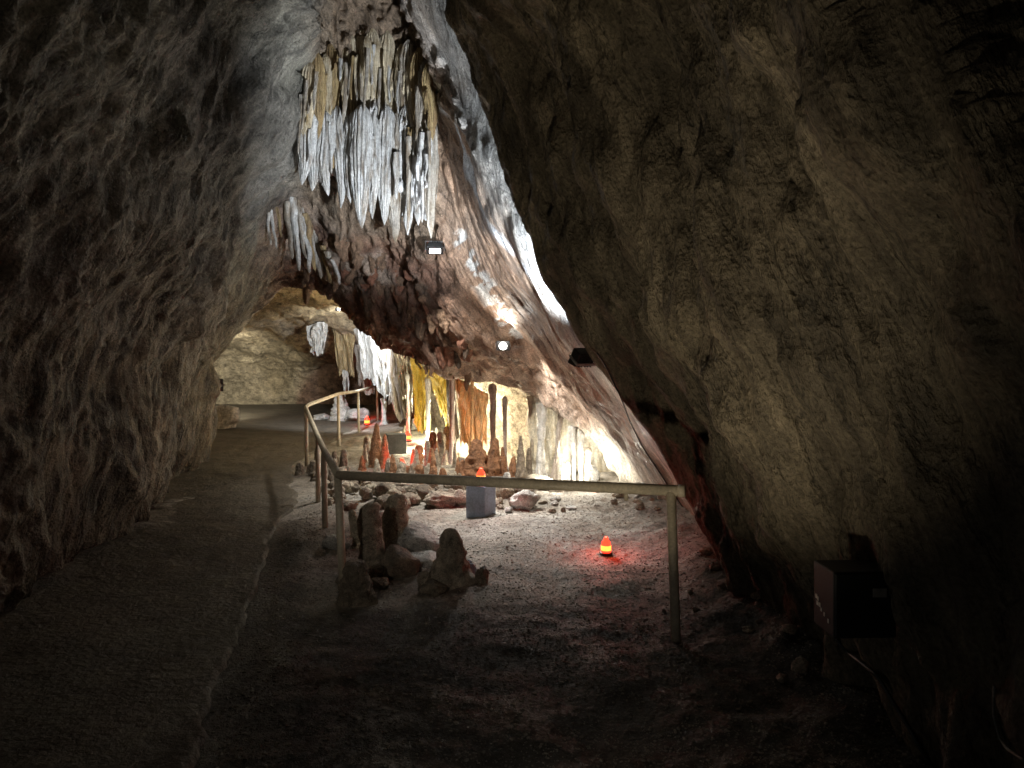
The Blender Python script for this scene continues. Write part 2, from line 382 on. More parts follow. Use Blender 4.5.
disp += hwm*(.09*ridged(X*3.6, Y*3.6, Z*3.6, 3, 24)+.04*ridged(X*9, Y*9, Z*7, 2, 26))
disp += .16*(ridged(Y*.55, Z*.13, X*.2, 2, 27)-.4)*(1-rightside)*sstep(vb[9]+5, vb[8]-10, vi)
brow = ((vi >= vb[8]-15) & (vi < vb[9]+4))*1.0
disp += brow*.07*ridged(X*4.2, Y*4.2, Z*2.6, 4, 21)*np.exp(-((ui-ub[7])/80.)**2)
G2 = G + nrm*(disp*damp)[..., None]
def seg_dist(P, p, q):
    p = np.array(p); q = np.array(q); d = q-p; t = np.clip(((P-p)@d)/(d@d), 0, 1)
    return np.linalg.norm(P-(p+t[..., None]*d), axis=-1)
cd = seg_dist(G2, at(300, -60, 8.8), at(303, 52, 8.6))
G2 = G2 + np.array([-.15, 1.0, .1])*(1.0*sstep(.32, .12, cd+.08*fbm(X*3, Y*3, Z*3, 3, 37)))[..., None]
nrm2 = normals(G2)*sgn
X, Y, Z = G2[..., 0], G2[..., 1], G2[..., 2]
def colmix(base, col, w): return base + (np.array(col) - base)*w[..., None]
T = np.zeros(G2.shape) + np.array([.20, .165, .115])
T = colmix(T, (.225, .215, .18), (1-rightside))
n_lo = fbm(X*.7, Y*.7, Z*.7, 3, 31); n_md = fbm(X*2.2, Y*2.2, Z*2.2, 4, 33)
T = colmix(T, (.13, .105, .07), .7*sstep(.1, .7, n_lo)*near*rightside)
T = colmix(T, (.30, .25, .17), .6*sstep(.2, .8, -n_lo+.3*n_md)*near*rightside)
T = colmix(T, (.13, .12, .11), .6*sstep(.1, .7, n_lo)*(1-rightside))
T = colmix(T, (.215, .175, .12), .85*(1-rightside)*sstep(3.1, 1.4, Z+.5*n_md))
slope = (vi > vb[4]+6)*(ui > ub[6]-5)*1.0
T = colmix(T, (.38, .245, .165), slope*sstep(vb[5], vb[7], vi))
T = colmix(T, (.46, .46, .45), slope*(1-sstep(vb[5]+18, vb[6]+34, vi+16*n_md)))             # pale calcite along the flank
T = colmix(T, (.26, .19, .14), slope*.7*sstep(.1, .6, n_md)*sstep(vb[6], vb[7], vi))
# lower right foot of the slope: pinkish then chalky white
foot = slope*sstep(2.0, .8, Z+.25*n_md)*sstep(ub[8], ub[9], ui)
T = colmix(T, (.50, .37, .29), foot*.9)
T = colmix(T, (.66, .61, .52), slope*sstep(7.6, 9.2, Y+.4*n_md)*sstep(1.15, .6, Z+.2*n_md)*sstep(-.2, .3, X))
# brow: dark red brown
bw = sstep(vb[8]-16, vb[8]+18, vi)*(1-sstep(vb[9]+2, vb[9]+12, vi))*sstep(ub[3], ub[5], ui)*(1-sstep(ub[8]+10, ub[9]+30, ui+15*n_md))
T = colmix(T, (.17, .09, .06), bw*.9)
T = colmix(T, (.30, .24, .19), bw*.8*sstep(.25, .8, n_md))
hw = sstep(vb[6]+8, vb[7], vi)*(1-sstep(vb[8]-6, vb[8]+14, vi))*sstep(ub[5]-8, ub[5]+8, ui)*(1-sstep(ub[8]-8, ub[8]+12, ui))
T = colmix(T, (.19, .14, .095), hw*.9)
# inner gallery
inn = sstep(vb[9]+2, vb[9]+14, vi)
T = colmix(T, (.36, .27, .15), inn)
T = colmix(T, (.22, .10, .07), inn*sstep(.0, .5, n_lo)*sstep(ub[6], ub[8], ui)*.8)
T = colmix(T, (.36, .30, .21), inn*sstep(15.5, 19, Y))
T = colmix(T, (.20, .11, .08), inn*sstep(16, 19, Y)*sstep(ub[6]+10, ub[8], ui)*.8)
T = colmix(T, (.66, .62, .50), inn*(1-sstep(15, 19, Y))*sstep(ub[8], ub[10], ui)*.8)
T *= (1+.25*n_md[..., None]); T = np.clip(T, .015, .85)
# white calcite streaks above the wall lamp
hitpix = (X/Y*F+CX, HZ-(Z-HC)/Y*F)

allf = grid_faces(G2.shape[1], G2.shape[0]); nU = G2.shape[1]
if sgn > 0: allf = allf[:, ::-1]
fv = allf.min(1)//nU; fu = allf.min(1) % nU
sel = {
 'left_rock_wall': (fv < vb[9]) & (fu < ub[5]+10),
 'right_rock_wall': (fv < vb[4]+4) & (fu >= ub[5]+10),
 'sloping_rock_wall': (fv >= vb[4]+4) & (fv < vb[9]) & (fu >= ub[5]+10),
 'tunnel_rock': (fv >= vb[9]),
}
flatV = G2.reshape(-1, 3); flatT = T.reshape(-1, 3)
# calcite splash patch (world region on the slope)
bvh = BVHTree.FromPolygons([tuple(v) for v in flatV], [tuple(f) for f in allf.tolist()])
EYE = Vector((0, 0, HC))
def hit(px, py):
    d = Vector(((px-CX)/F, 1, (HZ-py)/F)).normalized()
    loc, n, i, dist = bvh.ray_cast(EYE, d)
    if loc is None: return Vector(at(px, py, 10)), Vector((0, -1, 0))
    if n.dot(d) > 0: n = -n
    return loc, n
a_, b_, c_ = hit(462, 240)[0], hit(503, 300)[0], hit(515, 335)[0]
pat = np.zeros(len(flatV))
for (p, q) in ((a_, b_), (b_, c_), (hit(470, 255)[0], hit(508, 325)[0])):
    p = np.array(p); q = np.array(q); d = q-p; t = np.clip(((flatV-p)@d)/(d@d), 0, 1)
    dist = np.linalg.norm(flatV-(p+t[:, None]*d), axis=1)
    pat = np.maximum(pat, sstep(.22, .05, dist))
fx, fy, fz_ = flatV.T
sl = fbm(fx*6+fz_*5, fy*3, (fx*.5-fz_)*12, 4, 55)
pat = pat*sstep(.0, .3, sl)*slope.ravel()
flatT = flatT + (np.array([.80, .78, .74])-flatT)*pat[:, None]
# pale flow line running down the flank
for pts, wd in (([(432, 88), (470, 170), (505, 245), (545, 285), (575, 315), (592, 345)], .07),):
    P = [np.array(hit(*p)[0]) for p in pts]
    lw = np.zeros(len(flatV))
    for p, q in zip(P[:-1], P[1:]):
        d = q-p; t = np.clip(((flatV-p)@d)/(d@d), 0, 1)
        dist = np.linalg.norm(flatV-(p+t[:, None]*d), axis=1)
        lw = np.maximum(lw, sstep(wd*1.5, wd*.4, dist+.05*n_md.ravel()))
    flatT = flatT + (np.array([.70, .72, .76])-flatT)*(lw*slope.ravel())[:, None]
WALL_LABEL = {
 'left_rock_wall': ('tall dark grey limestone wall rising beside the path on the left', 'left'),
 'right_rock_wall': ('big brown leaning rock wall on the right, carrying the black box', 'right'),
 'sloping_rock_wall': ('reddish overhanging rock slope behind the floodlights and the hanging flowstone', 'slope'),
 'tunnel_rock': ('ochre and grey rock of the low gallery at the far end', 'tunnel'),
}
for nm, mk in sel.items():
    fs = allf[mk]; used, inv = np.unique(fs, return_inverse=True)
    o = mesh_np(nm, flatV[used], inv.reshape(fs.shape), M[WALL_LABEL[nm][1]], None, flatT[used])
    tag(o, WALL_LABEL[nm][0], 'rock wall', None, 'structure')

# ------------------------------------------------------------------ floor, path, gravel
PATH_R = np.array([(-.9, -4), (-1.0, 0), (-1.3, 3), (-1.74, 5.2), (-2.12, 6.6), (-2.3, 8), (-3.15, 10.6), (-3.25, 13), (-3.5, 18), (-4.6, 23), (-4.8, 26)])
def path_edge(y): return np.interp(y, PATH_R[:, 1], PATH_R[:, 0])
def fz(x, y):
    x = np.asarray(x, float); y = np.asarray(y, float)
    z = .07*sstep(4.8, 7.2, y)
    m = sstep(-.05, .35, x-path_edge(y))
    z = z + m*(.05*fbm(x*.9, y*.9, 0, 3, 61)+.014*fbm(x*4, y*4, 0, 3, 62)+.003*ridged(x*9, y*9, 0, 3, 63))
    z = z + m*.30*sstep(.95, 1.9, x)*sstep(3.0, 4.5, y)*(1+.5*fbm(x*3, y*3, 0, 3, 65))*.6
    z = z + (1-m)*(-.03)
    z = z + .18*sstep(-2.9, -4.2, x)*sstep(9.5, 6, y)*(1+fbm(x*2, y*2, 0, 3, 66))*.6
    return z
ny, nx = 560, 420
ys = np.concatenate([np.linspace(-4.5, 2.4, 30, endpoint=False), np.geomspace(2.4, 26, ny-30)])
uu = np.linspace(0, 1, nx)
XX = np.zeros((ny, nx)); YY = ys[:, None]*np.ones((1, nx))
for j, y in enumerate(ys):
    L = np.interp(y, [-4, 5, 9, 12, 16, 20, 26], [-3.8, -4.2, -5.2, -6.2, -7.8, -9.8, -11]); R = np.interp(y, [-4, 5, 10, 13, 16, 20, 26], [2.6, 2.4, 2.2, .6, -.6, -2, -3.5])
    XX[j] = L+(R-L)*uu
ZZ = fz(XX, YY)
nf = fbm(XX*1.1, YY*1.1, 0, 4, 71)
TF = np.zeros((ny, nx, 3))+np.array([.30, .265, .22])
TF = colmix(TF, (.20, .165, .13), sstep(.1, .6, nf))
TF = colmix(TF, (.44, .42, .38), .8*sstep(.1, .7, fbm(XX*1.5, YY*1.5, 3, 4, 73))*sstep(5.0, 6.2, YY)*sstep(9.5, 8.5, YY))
TF = colmix(TF, (.075, .066, .054), sstep(5.0, 4.4, YY+.35*nf))  # near ground darkened in its colour, standing in for the unlit foreground
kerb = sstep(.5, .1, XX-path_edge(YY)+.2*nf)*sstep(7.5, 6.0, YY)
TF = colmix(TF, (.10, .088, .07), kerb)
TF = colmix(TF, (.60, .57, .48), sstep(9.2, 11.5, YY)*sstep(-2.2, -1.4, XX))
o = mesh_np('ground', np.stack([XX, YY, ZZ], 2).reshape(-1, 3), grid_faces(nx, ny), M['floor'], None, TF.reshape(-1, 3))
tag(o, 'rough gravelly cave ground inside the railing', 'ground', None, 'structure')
ny2, nx2 = 340, 90
ys2 = np.concatenate([np.linspace(-4, 2.5, 20, endpoint=False), np.geomspace(2.5, 24, ny2-20)])
PX = np.zeros((ny2, nx2)); PY = ys2[:, None]*np.ones((1, nx2))
for j, y in enumerate(ys2):
    L = np.interp(y, [-4, 5, 9, 12, 16, 20, 26], [-3.6, -3.9, -4.9, -5.9, -7.5, -9.5, -10.5]); R = path_edge(y)+.05*float(fbm(0, y*2.3, 0, 4, 77))
    PX[j] = L+(R-L)*np.linspace(0, 1, nx2)
PZ = .07*sstep(4.8, 7.2, PY)+.008*fbm(PX*3, PY*3, 0, 3, 78)+.012*fbm(PX*.8, PY*.8, 0, 2, 79)-.004
PZ = np.maximum(PZ, fz(PX, PY)+.004*0) * 1.0
PZ[:, -1] = fz(PX[:, -1], PY[:, -1])-.03
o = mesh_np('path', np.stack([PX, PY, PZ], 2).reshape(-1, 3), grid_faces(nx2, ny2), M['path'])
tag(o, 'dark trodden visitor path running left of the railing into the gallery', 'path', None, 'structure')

def ico(sub):
    bm = bmesh.new(); bmesh.ops.create_icosphere(bm, subdivisions=sub, radius=1)
    v = np.array([x.co[:] for x in bm.verts]); f = np.array([[w.index for w in q.verts] for q in bm.faces]); bm.free(); return v, f
I1, I1f = ico(1); I4, I4f = ico(4); I3, I3f = ico(3)
n = 52000
gy = 2.7*np.exp(RNG.uniform(0, math.log(11.5/2.7), n)); gx = RNG.uniform(-2.3, 1.9, n)
ok = (gx > path_edge(gy)+.03+RNG.normal(0, .06, n)); gx, gy = gx[ok], gy[ok]; n = len(gx)
gs = RNG.gamma(1.6, .0028, n)+.003; gs = np.clip(gs, .003, .022)*.55
gz = fz(gx, gy)
scale = gs[:, None]*RNG.uniform(.65, 1.3, (n, 3)); scale[:, 2] *= .6
th = RNG.uniform(0, 6.28, n)
vv = I1[None]*scale[:, None]*(1+RNG.uniform(-.18, .18, (n, len(I1), 1)))
cx = vv[..., 0]*np.cos(th)[:, None]-vv[..., 1]*np.sin(th)[:, None]; cy = vv[..., 0]*np.sin(th)[:, None]+vv[..., 1]*np.cos(th)[:, None]
pv = np.stack([cx+gx[:, None], cy+gy[:, None], vv[..., 2]+gz[:, None]+gs[:, None]*.12], 2)
pf = I1f[None]+(np.arange(n)*len(I1))[:, None, None]
o = mesh_np('gravel', pv.reshape(-1, 3), pf.reshape(-1, 3), M['pebble'], smooth=False)
tag(o, 'fine loose gravel strewn over the cave ground', 'gravel', None, 'stuff')

# ------------------------------------------------------------------ rocks and stalagmites
SEED = [100]
def rock(name, x, y, size, mat, label, group=None, zoff=.0, flat=1.0, sharp=.35, cat='rock', rz=None, hi=True):
    SEED[0] += 1; s = SEED[0]; r = np.random.default_rng(s)
    V, Fc = (I4, I4f) if hi else (I3, I3f)
    d = fbm(V[:, 0]*1.1+s, V[:, 1]*1.1, V[:, 2]*1.1, 2, 3)*sharp+.10*ridged(V[:, 0]*2.2+s, V[:, 1]*2.2, V[:, 2]*2.2, 3, 4)+.03*fbm(V[:, 0]*7, V[:, 1]*7, V[:, 2]*7+s, 2, 5)
    W = V*(1+d)[:, None]
    # a few planar breaks
    for _ in range(5):
        nn = r.normal(size=3); nn /= np.linalg.norm(nn); k = r.uniform(.62, .95)
        e = W@nn-k; W = W-np.where(e > 0, e*.85, 0)[:, None]*nn
    sz = np.array(size)/2.0
    W = W*sz
    z = float(fz(x, y))
    o = mesh_np(name, W, Fc, mat); o.location = (x, y, z+sz[2]*.72*flat+zoff)
    o.rotation_euler = (0, 0, r.uniform(0, 6.28) if rz is None else rz)
    return tag(o, label, cat, group)
def stalagmite_mesh(h, prof, seed, nz=40, na=28, lean=(0, 0), lump=.12, ell=1.0):
    """prof: list of (t, radius) from base to tip"""
    t = np.linspace(0, 1, nz); rr = np.interp(t, [p[0] for p in prof], [p[1] for p in prof])
    tip = np.sqrt(np.clip(1-((t-.9)/.1)**2, 0, 1)); rr = np.where((t > .9) & (prof[-1][1] < prof[0][1]), rr*np.maximum(tip, .02), rr)
    a = np.linspace(0, 2*np.pi, na, endpoint=False)
    TT, AA = np.meshgrid(t, a, indexing='ij')
    R = rr[:, None]*np.ones_like(AA)
    cx, sx = np.cos(AA), np.sin(AA)
    R = R*(1+lump*fbm(cx*1.2+seed, sx*1.2, TT*h*7, 3, 81)+.06*ridged(cx*2+seed, sx*2, TT*h*14, 3, 82)+.05*np.sin(TT*h*60+2*fbm(cx+seed, sx, TT*3, 2, 83)))
    wob = .25*np.interp(.5, [p[0] for p in prof], [p[1] for p in prof])
    ox = lean[0]*TT*h+wob*fbm(TT*2.3+seed, 0, 0, 2, 84)*TT; oy = lean[1]*TT*h+wob*fbm(0, TT*2.3+seed, 0, 2, 85)*TT
    V = np.stack([R*cx*ell+ox, R*sx+oy, TT*h], 2).reshape(-1, 3)
    Fc = grid_faces(na, nz, True)
    return V, Fc
def stalagmite(name, x, y, h, prof, mat, label, group=None, lean=(0, 0), lump=.12, cat='stalagmite', ell=1.0, sink=.03, z=None):
    SEED[0] += 1
    V, Fc = stalagmite_mesh(h+sink, prof, SEED[0]*1.7, lean=lean, lump=lump, ell=ell)
    o = mesh_np(name, V, Fc, mat); o.location = (x, y, (float(fz(x, y)) if z is None else z)-sink)
    return tag(o, label, cat, group)
def ground_y(py): return (HC-.07)*F/(py-HZ) if py < 525 else HC*F/(py-HZ)
def stag(name, px, top, base, w, mat, label, Y=None, shape='stump', **kw):
    Yd = ground_y(base) if Y is None else Y
    x = (px-CX)*Yd/F; h = (base-top)*Yd/F; r = w/2*Yd/F
    prof = {'stump': [(0, r*1.25), (.12, r*1.05), (.5, r*.95), (.8, r*.85), (1, r*.62)],
            'cone': [(0, r*1.3), (.2, r), (.6, r*.65), (1, r*.25)],
            'mound': [(0, r*1.15), (.3, r*.9), (.65, r*.6), (1, r*.32)],
            'col': [(0, r*2.3), (.06, r*1.5), (.16, r*1.05), (.4, r*.85), (.7, r*1.0), (.85, r*1.1), (.93, r*1.4), (1, r*1.9)]}[shape]
    return stalagmite(name, x, Yd, h, prof, mat, label, **kw)
def prock(px, py_base, w, h, mat, label, Y=None, group=None, name='rock', d=None, **kw):
    Yd = ground_y(py_base) if Y is None else Y
    s = Yd/F
    return rock(name, (px-CX)*Yd/F, Yd, (w*s*1.15, (d or w)*s*1.1, h*s*1.2), mat, label, group, **kw)

# foreground cluster beside the front left post
stag('stalagmite', 396, 490, 553, 27, M['stone_tan'], 'tallest tan stalagmite with a pale rounded tip, standing inside the railing corner', Y=6.15, shape='stump', lump=.1)
stag('stalagmite', 371, 504, 578, 25, M['stone'], 'dark upright stalagmite stump just right of the front left rail post', Y=5.65, shape='stump', lump=.14)
stag('stalagmite', 357, 502, 538, 11, M['stone_tan'], 'thin leaning yellowish stalagmite between the rail post and the dark stump', Y=6.35, shape='stump', lean=(-.08, 0), lump=.2)
stag('stalagmite', 356, 560, 603, 27, M['stone_dark'], 'broken dark stump lying low in front of the rail post', Y=5.02, shape='stump', lump=.45)
stag('stalagmite', 453, 539, 593, 42, M['stone'], 'hunched brown double topped stalagmite stump right of the dark cluster', Y=5.3, shape='mound', lump=.32)
prock(378, 512, 24, 22, M['stone_pale'], 'round pale boulder behind the tallest tan stalagmite', Y=6.6)
prock(420, 545, 37, 28, M['stone_pale'], 'large white topped boulder right of the tallest tan stalagmite', Y=6.15)
prock(400, 574, 30, 26, M['stone_dark'], 'dark rounded boulder below the tallest tan stalagmite', Y=5.6)
prock(424, 570, 38, 13, M['stone_pale'], 'flat white slab lying between the two stalagmite groups', Y=5.75)
prock(337, 540, 20, 14, M['stone_pale'], 'pale rock left of the front left rail post, largest there', Y=6.2)
prock(320, 545, 9, 6, M['stone'], 'small brown stone left of the pale rock by the rail post', Y=6.0)
prock(426, 592, 18, 17, M['stone'], 'brown lump at the left foot of the hunched stump', Y=5.2)
prock(434, 594, 26, 12, M['stone_dark'], 'low dark rock in front of the hunched stump', Y=5.12)
prock(470, 570, 10, 15, M['block'], 'small blue grey pointed stone right of the hunched stump', Y=5.45)
prock(483, 586, 12, 14, M['stone_dark'], 'small dark knob of rock at the right foot of the hunched stump', Y=5.3)
prock(381, 585, 17, 10, M['stone'], 'brown stone in the gap below the dark upright stump', Y=5.35)
prock(345, 575, 14, 14, M['stone_dark'], 'small dark rock touching the foot of the front left post', Y=5.35)
prock(376, 560, 16, 14, M['stone_dark'], 'dark rock wedged at the foot of the dark upright stump', Y=5.55)

# heaps of stones behind the front rail
k = 0
for i in range(64):
    px = random.uniform(316, 470); f = random.random()
    base = 484+f*28-8*((px-380)/100)**2
    Yb = ground_y(base); w = random.uniform(8, 17)*(.75+.3*f)
    prock(px, base, w, w*random.uniform(.6, .9), random.choice([M['stone'], M['stone'], M['stone_dark'], M['stone_tan']]),
          'brown fist to head sized stone in the heap behind the front rail', Y=Yb, group='stones heaped behind the front rail', name='stone', hi=False,
          zoff=random.uniform(0, .10)*(1-f))
for i in range(16):
    px = random.uniform(300, 352); base = random.uniform(462, 492)
    stag('stalagmite', px, base-random.uniform(8, 20), base, random.uniform(5, 9), M['stone_dark'],
         'short black stump in the dark row left of the stone heap', group='black stumps along the path edge', shape='stump', lump=.2)
for i in range(46):
    px = random.uniform(362, 462); base = random.uniform(457, 484)
    if 380 < px < 412 and base < 474: continue
    stag('stalagmite', px, base-random.uniform(10, 26)*(1.25 if base < 470 else .9), base, random.uniform(6, 11), random.choice([M['stone_red'], M['stone_red'], M['stone'], M['stone_tan']]),
         'knobbly reddish stump in the crowd behind the stone heap', group='reddish stumps lit by the red lamps', shape=random.choice(['stump', 'cone', 'mound']), lump=.25)
stag('stalagmite', 376, 428, 472, 14, M['stone_red'], 'tall orange brown twin stalagmite left of the dark block', shape='cone', lump=.22, Y=10.6)
stag('stalagmite', 385, 440, 474, 11, M['stone_red'], 'shorter orange stalagmite leaning on the tall orange brown one', shape='cone', lump=.25, Y=10.4)
stag('stalagmite', 416, 449, 472, 10, M['stone_tan'], 'pale tan pointed stalagmite right of the low red lamp', Y=10.1, shape='cone', lump=.2)
stag('stalagmite', 439, 452, 466, 11, M['stone_tan'], 'squat tan stalagmite at the foot of the thin brown column', Y=10.8, shape='cone', lump=.2)
stag('stalagmite', 446, 452, 466, 9, M['stone_tan'], 'narrow tan stalagmite touching the thin brown column', Y=10.7, shape='cone', lump=.2)
for px, top, base, w, m_, lab in ((476, 446, 482, 24, 'stone_red', 'broad red lit mound directly behind the block with the red lamp'),
                           (494, 433, 470, 17, 'stone_red', 'reddish cone under the mauve hanging columns'),
                           (503, 451, 479, 9, 'stone_red', 'bright red lit finger of stone right of the block lamp'),
                           (513, 462, 482, 10, 'stone_red', 'small red lit knob right of the bright red finger'),
                           (462, 470, 486, 12, 'stone_red', 'low red stump left of the block with the red lamp')):
    stag('stalagmite', px, top, base, w, M[m_], lab, shape='mound', lump=.3, Y=9.6)
stag('stalagmite', 507, 465, 480, 8, M['stone_pale'], 'small pale square topped pillar right of the red lamp block', Y=9.0, shape='stump', lump=.05)
for i, (px, base, w, h, m_, lab) in enumerate(((505, 497, 16, 14, 'stone_tan', 'yellowish rock right of the concrete block, nearest to it'), (525, 505, 24, 15, 'stone_pale', 'white rounded boulder below the pale columns'),
        (513, 504, 10, 8, 'stone', 'brown stone between the yellowish rock and white boulder'), (524, 494, 30, 15, 'stone', 'wide brown boulder behind the white rounded one'),
        (441, 507, 28, 15, 'stone', 'largest brown boulder of the heap, left of the concrete block'), (592, 480, 12, 17, 'stone_pale', 'white angular rock right of the brightest column'),
        (560, 488, 20, 10, 'stone_tan', 'tan ledge rock under the brightest column'), (541, 484, 24, 12, 'stone_tan', 'tan rock at the foot of the left pale column'),
        (645, 505, 18, 12, 'stone', 'brown rock beside the sloping wall foot, under the rail'), (668, 512, 20, 12, 'stone', 'brown rock between rail post top and sloping wall'), (620, 500, 14, 7, 'stone_tan', 'flat tan stone under the rail, right of the columns'),
        (480, 497, 11, 8, 'stone', 'small brown stone half hidden behind the concrete block'))):
    prock(px, base, w, h, M[m_], lab, Y=min(ground_y(base), 9.4))
for i in range(26):
    px = random.uniform(486, 690); base = random.uniform(490, 520)
    prock(px, base, random.uniform(4, 9), random.uniform(3, 6), random.choice([M['stone'], M['stone_pale'], M['stone_tan']]), 'small loose stone on the lit ground behind the front rail',
          group='small stones on the lit ground', name='stone', hi=False)
for i in range(12):
    px = random.uniform(640, 760); base = random.uniform(540, 640)
    Yb = ground_y(base); w = random.uniform(3, 7)
    if (px-CX)*Yb/F > 1.55: continue
    prock(px, base, w, w*.7, random.choice([M['stone'], M['stone'], M['stone_tan']]), 'small stone in the dim ground round the right rail post', group='small stones by the right rail post', name='stone', hi=False)

for i in range(8):
    f = i/7; yy = 5.6-2.0*f+random.uniform(-.15, .15); xx = 1.42+.08*f+random.uniform(-.16, .10); w = random.uniform(.04, .10)
    rock('stone', xx, yy, (w*1.1, w, w*.7), random.choice([M['stone'], M['stone'], M['stone_tan']]), 'rubble stone lying along the foot of the leaning right wall', 'rubble along the foot of the right wall', hi=False)
# ------------------------------------------------------------------ stalactites, columns, draperies
def stalactite(top, L, r0, mat, parent, toward=(0, 0, 0), ribs=.12, blunt=.15, squash=1.0, bend=.0, thick_end=None):
    SEED[0] += 1; s = SEED[0]*.91
    nz, na = max(14, int(L*45)), 16; nz = min(nz, 60)
    t = np.linspace(0, 1, nz); a = np.linspace(0, 2*np.pi, na, endpoint=False); TT, AA = np.meshgrid(t, a, indexing='ij')
    rr = r0*((1-TT)**.55*(1-blunt)+blunt) if thick_end is None else r0*(1+(thick_end-1)*TT)
    rr = rr*np.where(TT > .93, np.sqrt(np.clip(1-((TT-.93)/.07)**2, 0.0004, 1)), 1)
    cx, sx = np.cos(AA), np.sin(AA)
    rr = rr*(1+ribs*np.sin(AA*random.choice([3, 4, 5])+s)+.17*fbm(cx*1.1+s, sx*1.1, TT*L*5, 3, 91)+.10*fbm(cx+s, sx, TT*L*22, 2, 92))
    tx = np.asarray(toward)
    off = bend*fbm(TT*2+s, 0, 0, 2, 93)*r0
    V = np.stack([top[0]+rr*cx*squash+off+tx[0]*TT, top[1]+rr*sx*.8+tx[1]*TT, top[2]-L*TT+tx[2]*TT], 2)
    return mesh_np('stalactite', V.reshape(-1, 3), grid_faces(na, nz, True)[:, ::-1], mat, parent)
def relief(name, pts_uv, depth_fn, mat, parent):
    pass

# the big curtain on the head wall
cur = empty('flowstone_curtain', (0, 0, 0)); tag(cur, 'large white and ochre flowstone curtain hanging high above the gallery mouth', 'flowstone')
# body: fluted sheet that follows the head wall and stands proud of it
nu, nv = 190, 150
us = np.linspace(0, 1, nu); vs_ = np.linspace(0, 1, nv)
BV = np.zeros((nv, nu, 3)); BT = np.zeros((nv, nu, 3))
for i, u in enumerate(us):
    px = 299+u*141
    topy = 36+52*abs(u-.58)**1.3*2; boty = np.interp(u, [0, .06, .15, .25, .33, .45, .55, .63, .72, .8, .9, 1], [172, 180, 186, 178, 200, 208, 192, 205, 222, 214, 226, 205])
    for j in range(nv):
        py = topy+(boty-topy)*vs_[j]
        loc, nn = hit(px, py)
        BV[j, i] = loc
BV0 = BV.copy()
for j in range(nv):
    py = vs_[j]
edge = np.minimum(np.minimum(us, 1-us)[None, :]*14, 1)*np.minimum(np.minimum(vs_*9, (1-vs_)*14), 1)[:, None]
flute = ridged(us[None]*20+.25*np.sin(vs_[:, None]*9), vs_[:, None]*.8, 0, 3, 95)
tier = .16*sstep(.38, .52, vs_)*sstep(1.02, .85, vs_)+.10*sstep(0, .2, vs_)
# smooth the carried surface a little
for _ in range(6):
    BV[1:-1] = (BV[:-2]+2*BV[1:-1]+BV[2:])/4; BV[:, 1:-1] = (BV[:, :-2]+2*BV[:, 1:-1]+BV[:, 2:])/4
push = (tier[:, None]+.10*flute+.03*fbm(us[None]*60, vs_[:, None]*14, 0, 3, 96))*edge-.12*(1-edge)
BV[..., 1] -= push
BV[..., 0] -= push*BV[..., 0]/BV[..., 1]*.2
w_ = sstep(.36, .5, vs_[:, None]+.06*fbm(us[None]*9, vs_[:, None]*3, 0, 3, 97))
stv = fbm(us[None]*30, vs_[:, None]*2.2, 0, 4, 98)
BT[:] = np.array([.54, .46, .32])
BT = colmix(BT, (.66, .66, .66), w_); BT = colmix(BT, (.30, .21, .11), sstep(.25, .6, stv)*(1-w_*.6)*.7*np.ones_like(stv)); BT = colmix(BT, (.16, .12, .09), sstep(.35, .7, fbm(us[None]*20, vs_[:, None]*5, 3, 4, 99))*np.ones_like(stv)*.4)
mflow = rock_mat('flowstone_body', aniso=(2.2, 1.5, .45), fine=2.2, var=.35, rough=(.28, .55), spec=.45, bumpk=.8)
mesh_np('flowstone_body', BV.reshape(-1, 3), grid_faces(nu, nv)[:, ::-1], mflow, cur, np.clip(BT, .03, .8).reshape(-1, 3))
def body_pt(px, vfrac):
    u = np.clip((px-299)/141, 0, 1); return Vector(BV[int(vfrac*(nv-1)), int(u*(nu-1))])
def ypix(p): return HZ-(p.z-HC)/p.y*F
# upper tier: thin, tightly packed
for i in range(30):
    px = 304+i*4.4+random.uniform(-1.5, 1.5); vf = random.uniform(.06, .26)
    p = body_pt(px, vf); L = random.uniform(25, 70)*p.y/F
    stalactite((p.x, p.y-.08, p.z+.05), L, random.uniform(.014, .030), random.choice([M['flow'], M['flow'], M['flow_ochre'], M['flow_pale']]), cur, toward=(0, -.12, 0), blunt=.35, bend=.6)
# lower tier: thick fluted pillars with pointed tips
def fan(parent, px, ty, tip, w, mat, ribs, yoff=0.0, blunt=.10):
    """one broad fluted drapery that narrows to a point"""
    SEED[0] += 1; sd = SEED[0]*.77
    p = body_pt(px, .5); Yd = p.y+yoff; k = Yd/F; r0 = w*.5*k; L = (tip-ty)*k; t0 = at(px, ty, Yd)
    nz, na = 70, 72
    TT, AA = np.meshgrid(np.linspace(0, 1, nz), np.linspace(0, 2*np.pi, na, endpoint=False), indexing='ij')
    prof = np.interp(TT, [0, .06, .16, .4, .6, .8, .93, 1], [.15, .62, .92, 1, .86, .56, .30, .03])
    cx, sx = np.cos(AA), np.sin(AA)
    rb = .36*np.abs(np.sin(AA*ribs*.75+sd+.7*fbm(cx+sd, sx, TT*1.5, 2, 47)))-.16
    rr = r0*prof*(1+rb*(1.2-.5*TT)+.16*fbm(cx*1.3+sd, sx*1.3, TT*L*3, 3, 48)+.06*fbm(cx*3+sd, sx*3, TT*L*20, 2, 49))
    off_ = .35*r0*fbm(TT*1.4+sd, 0, 0, 2, 50)
    V = np.stack([t0[0]+rr*cx+off_, t0[1]+rr*sx*.62-.05*TT, t0[2]-L*TT], 2)
    return mesh_np('stalactite', V.reshape(-1, 3), grid_faces(na, nz, True)[:, ::-1], mat, parent)
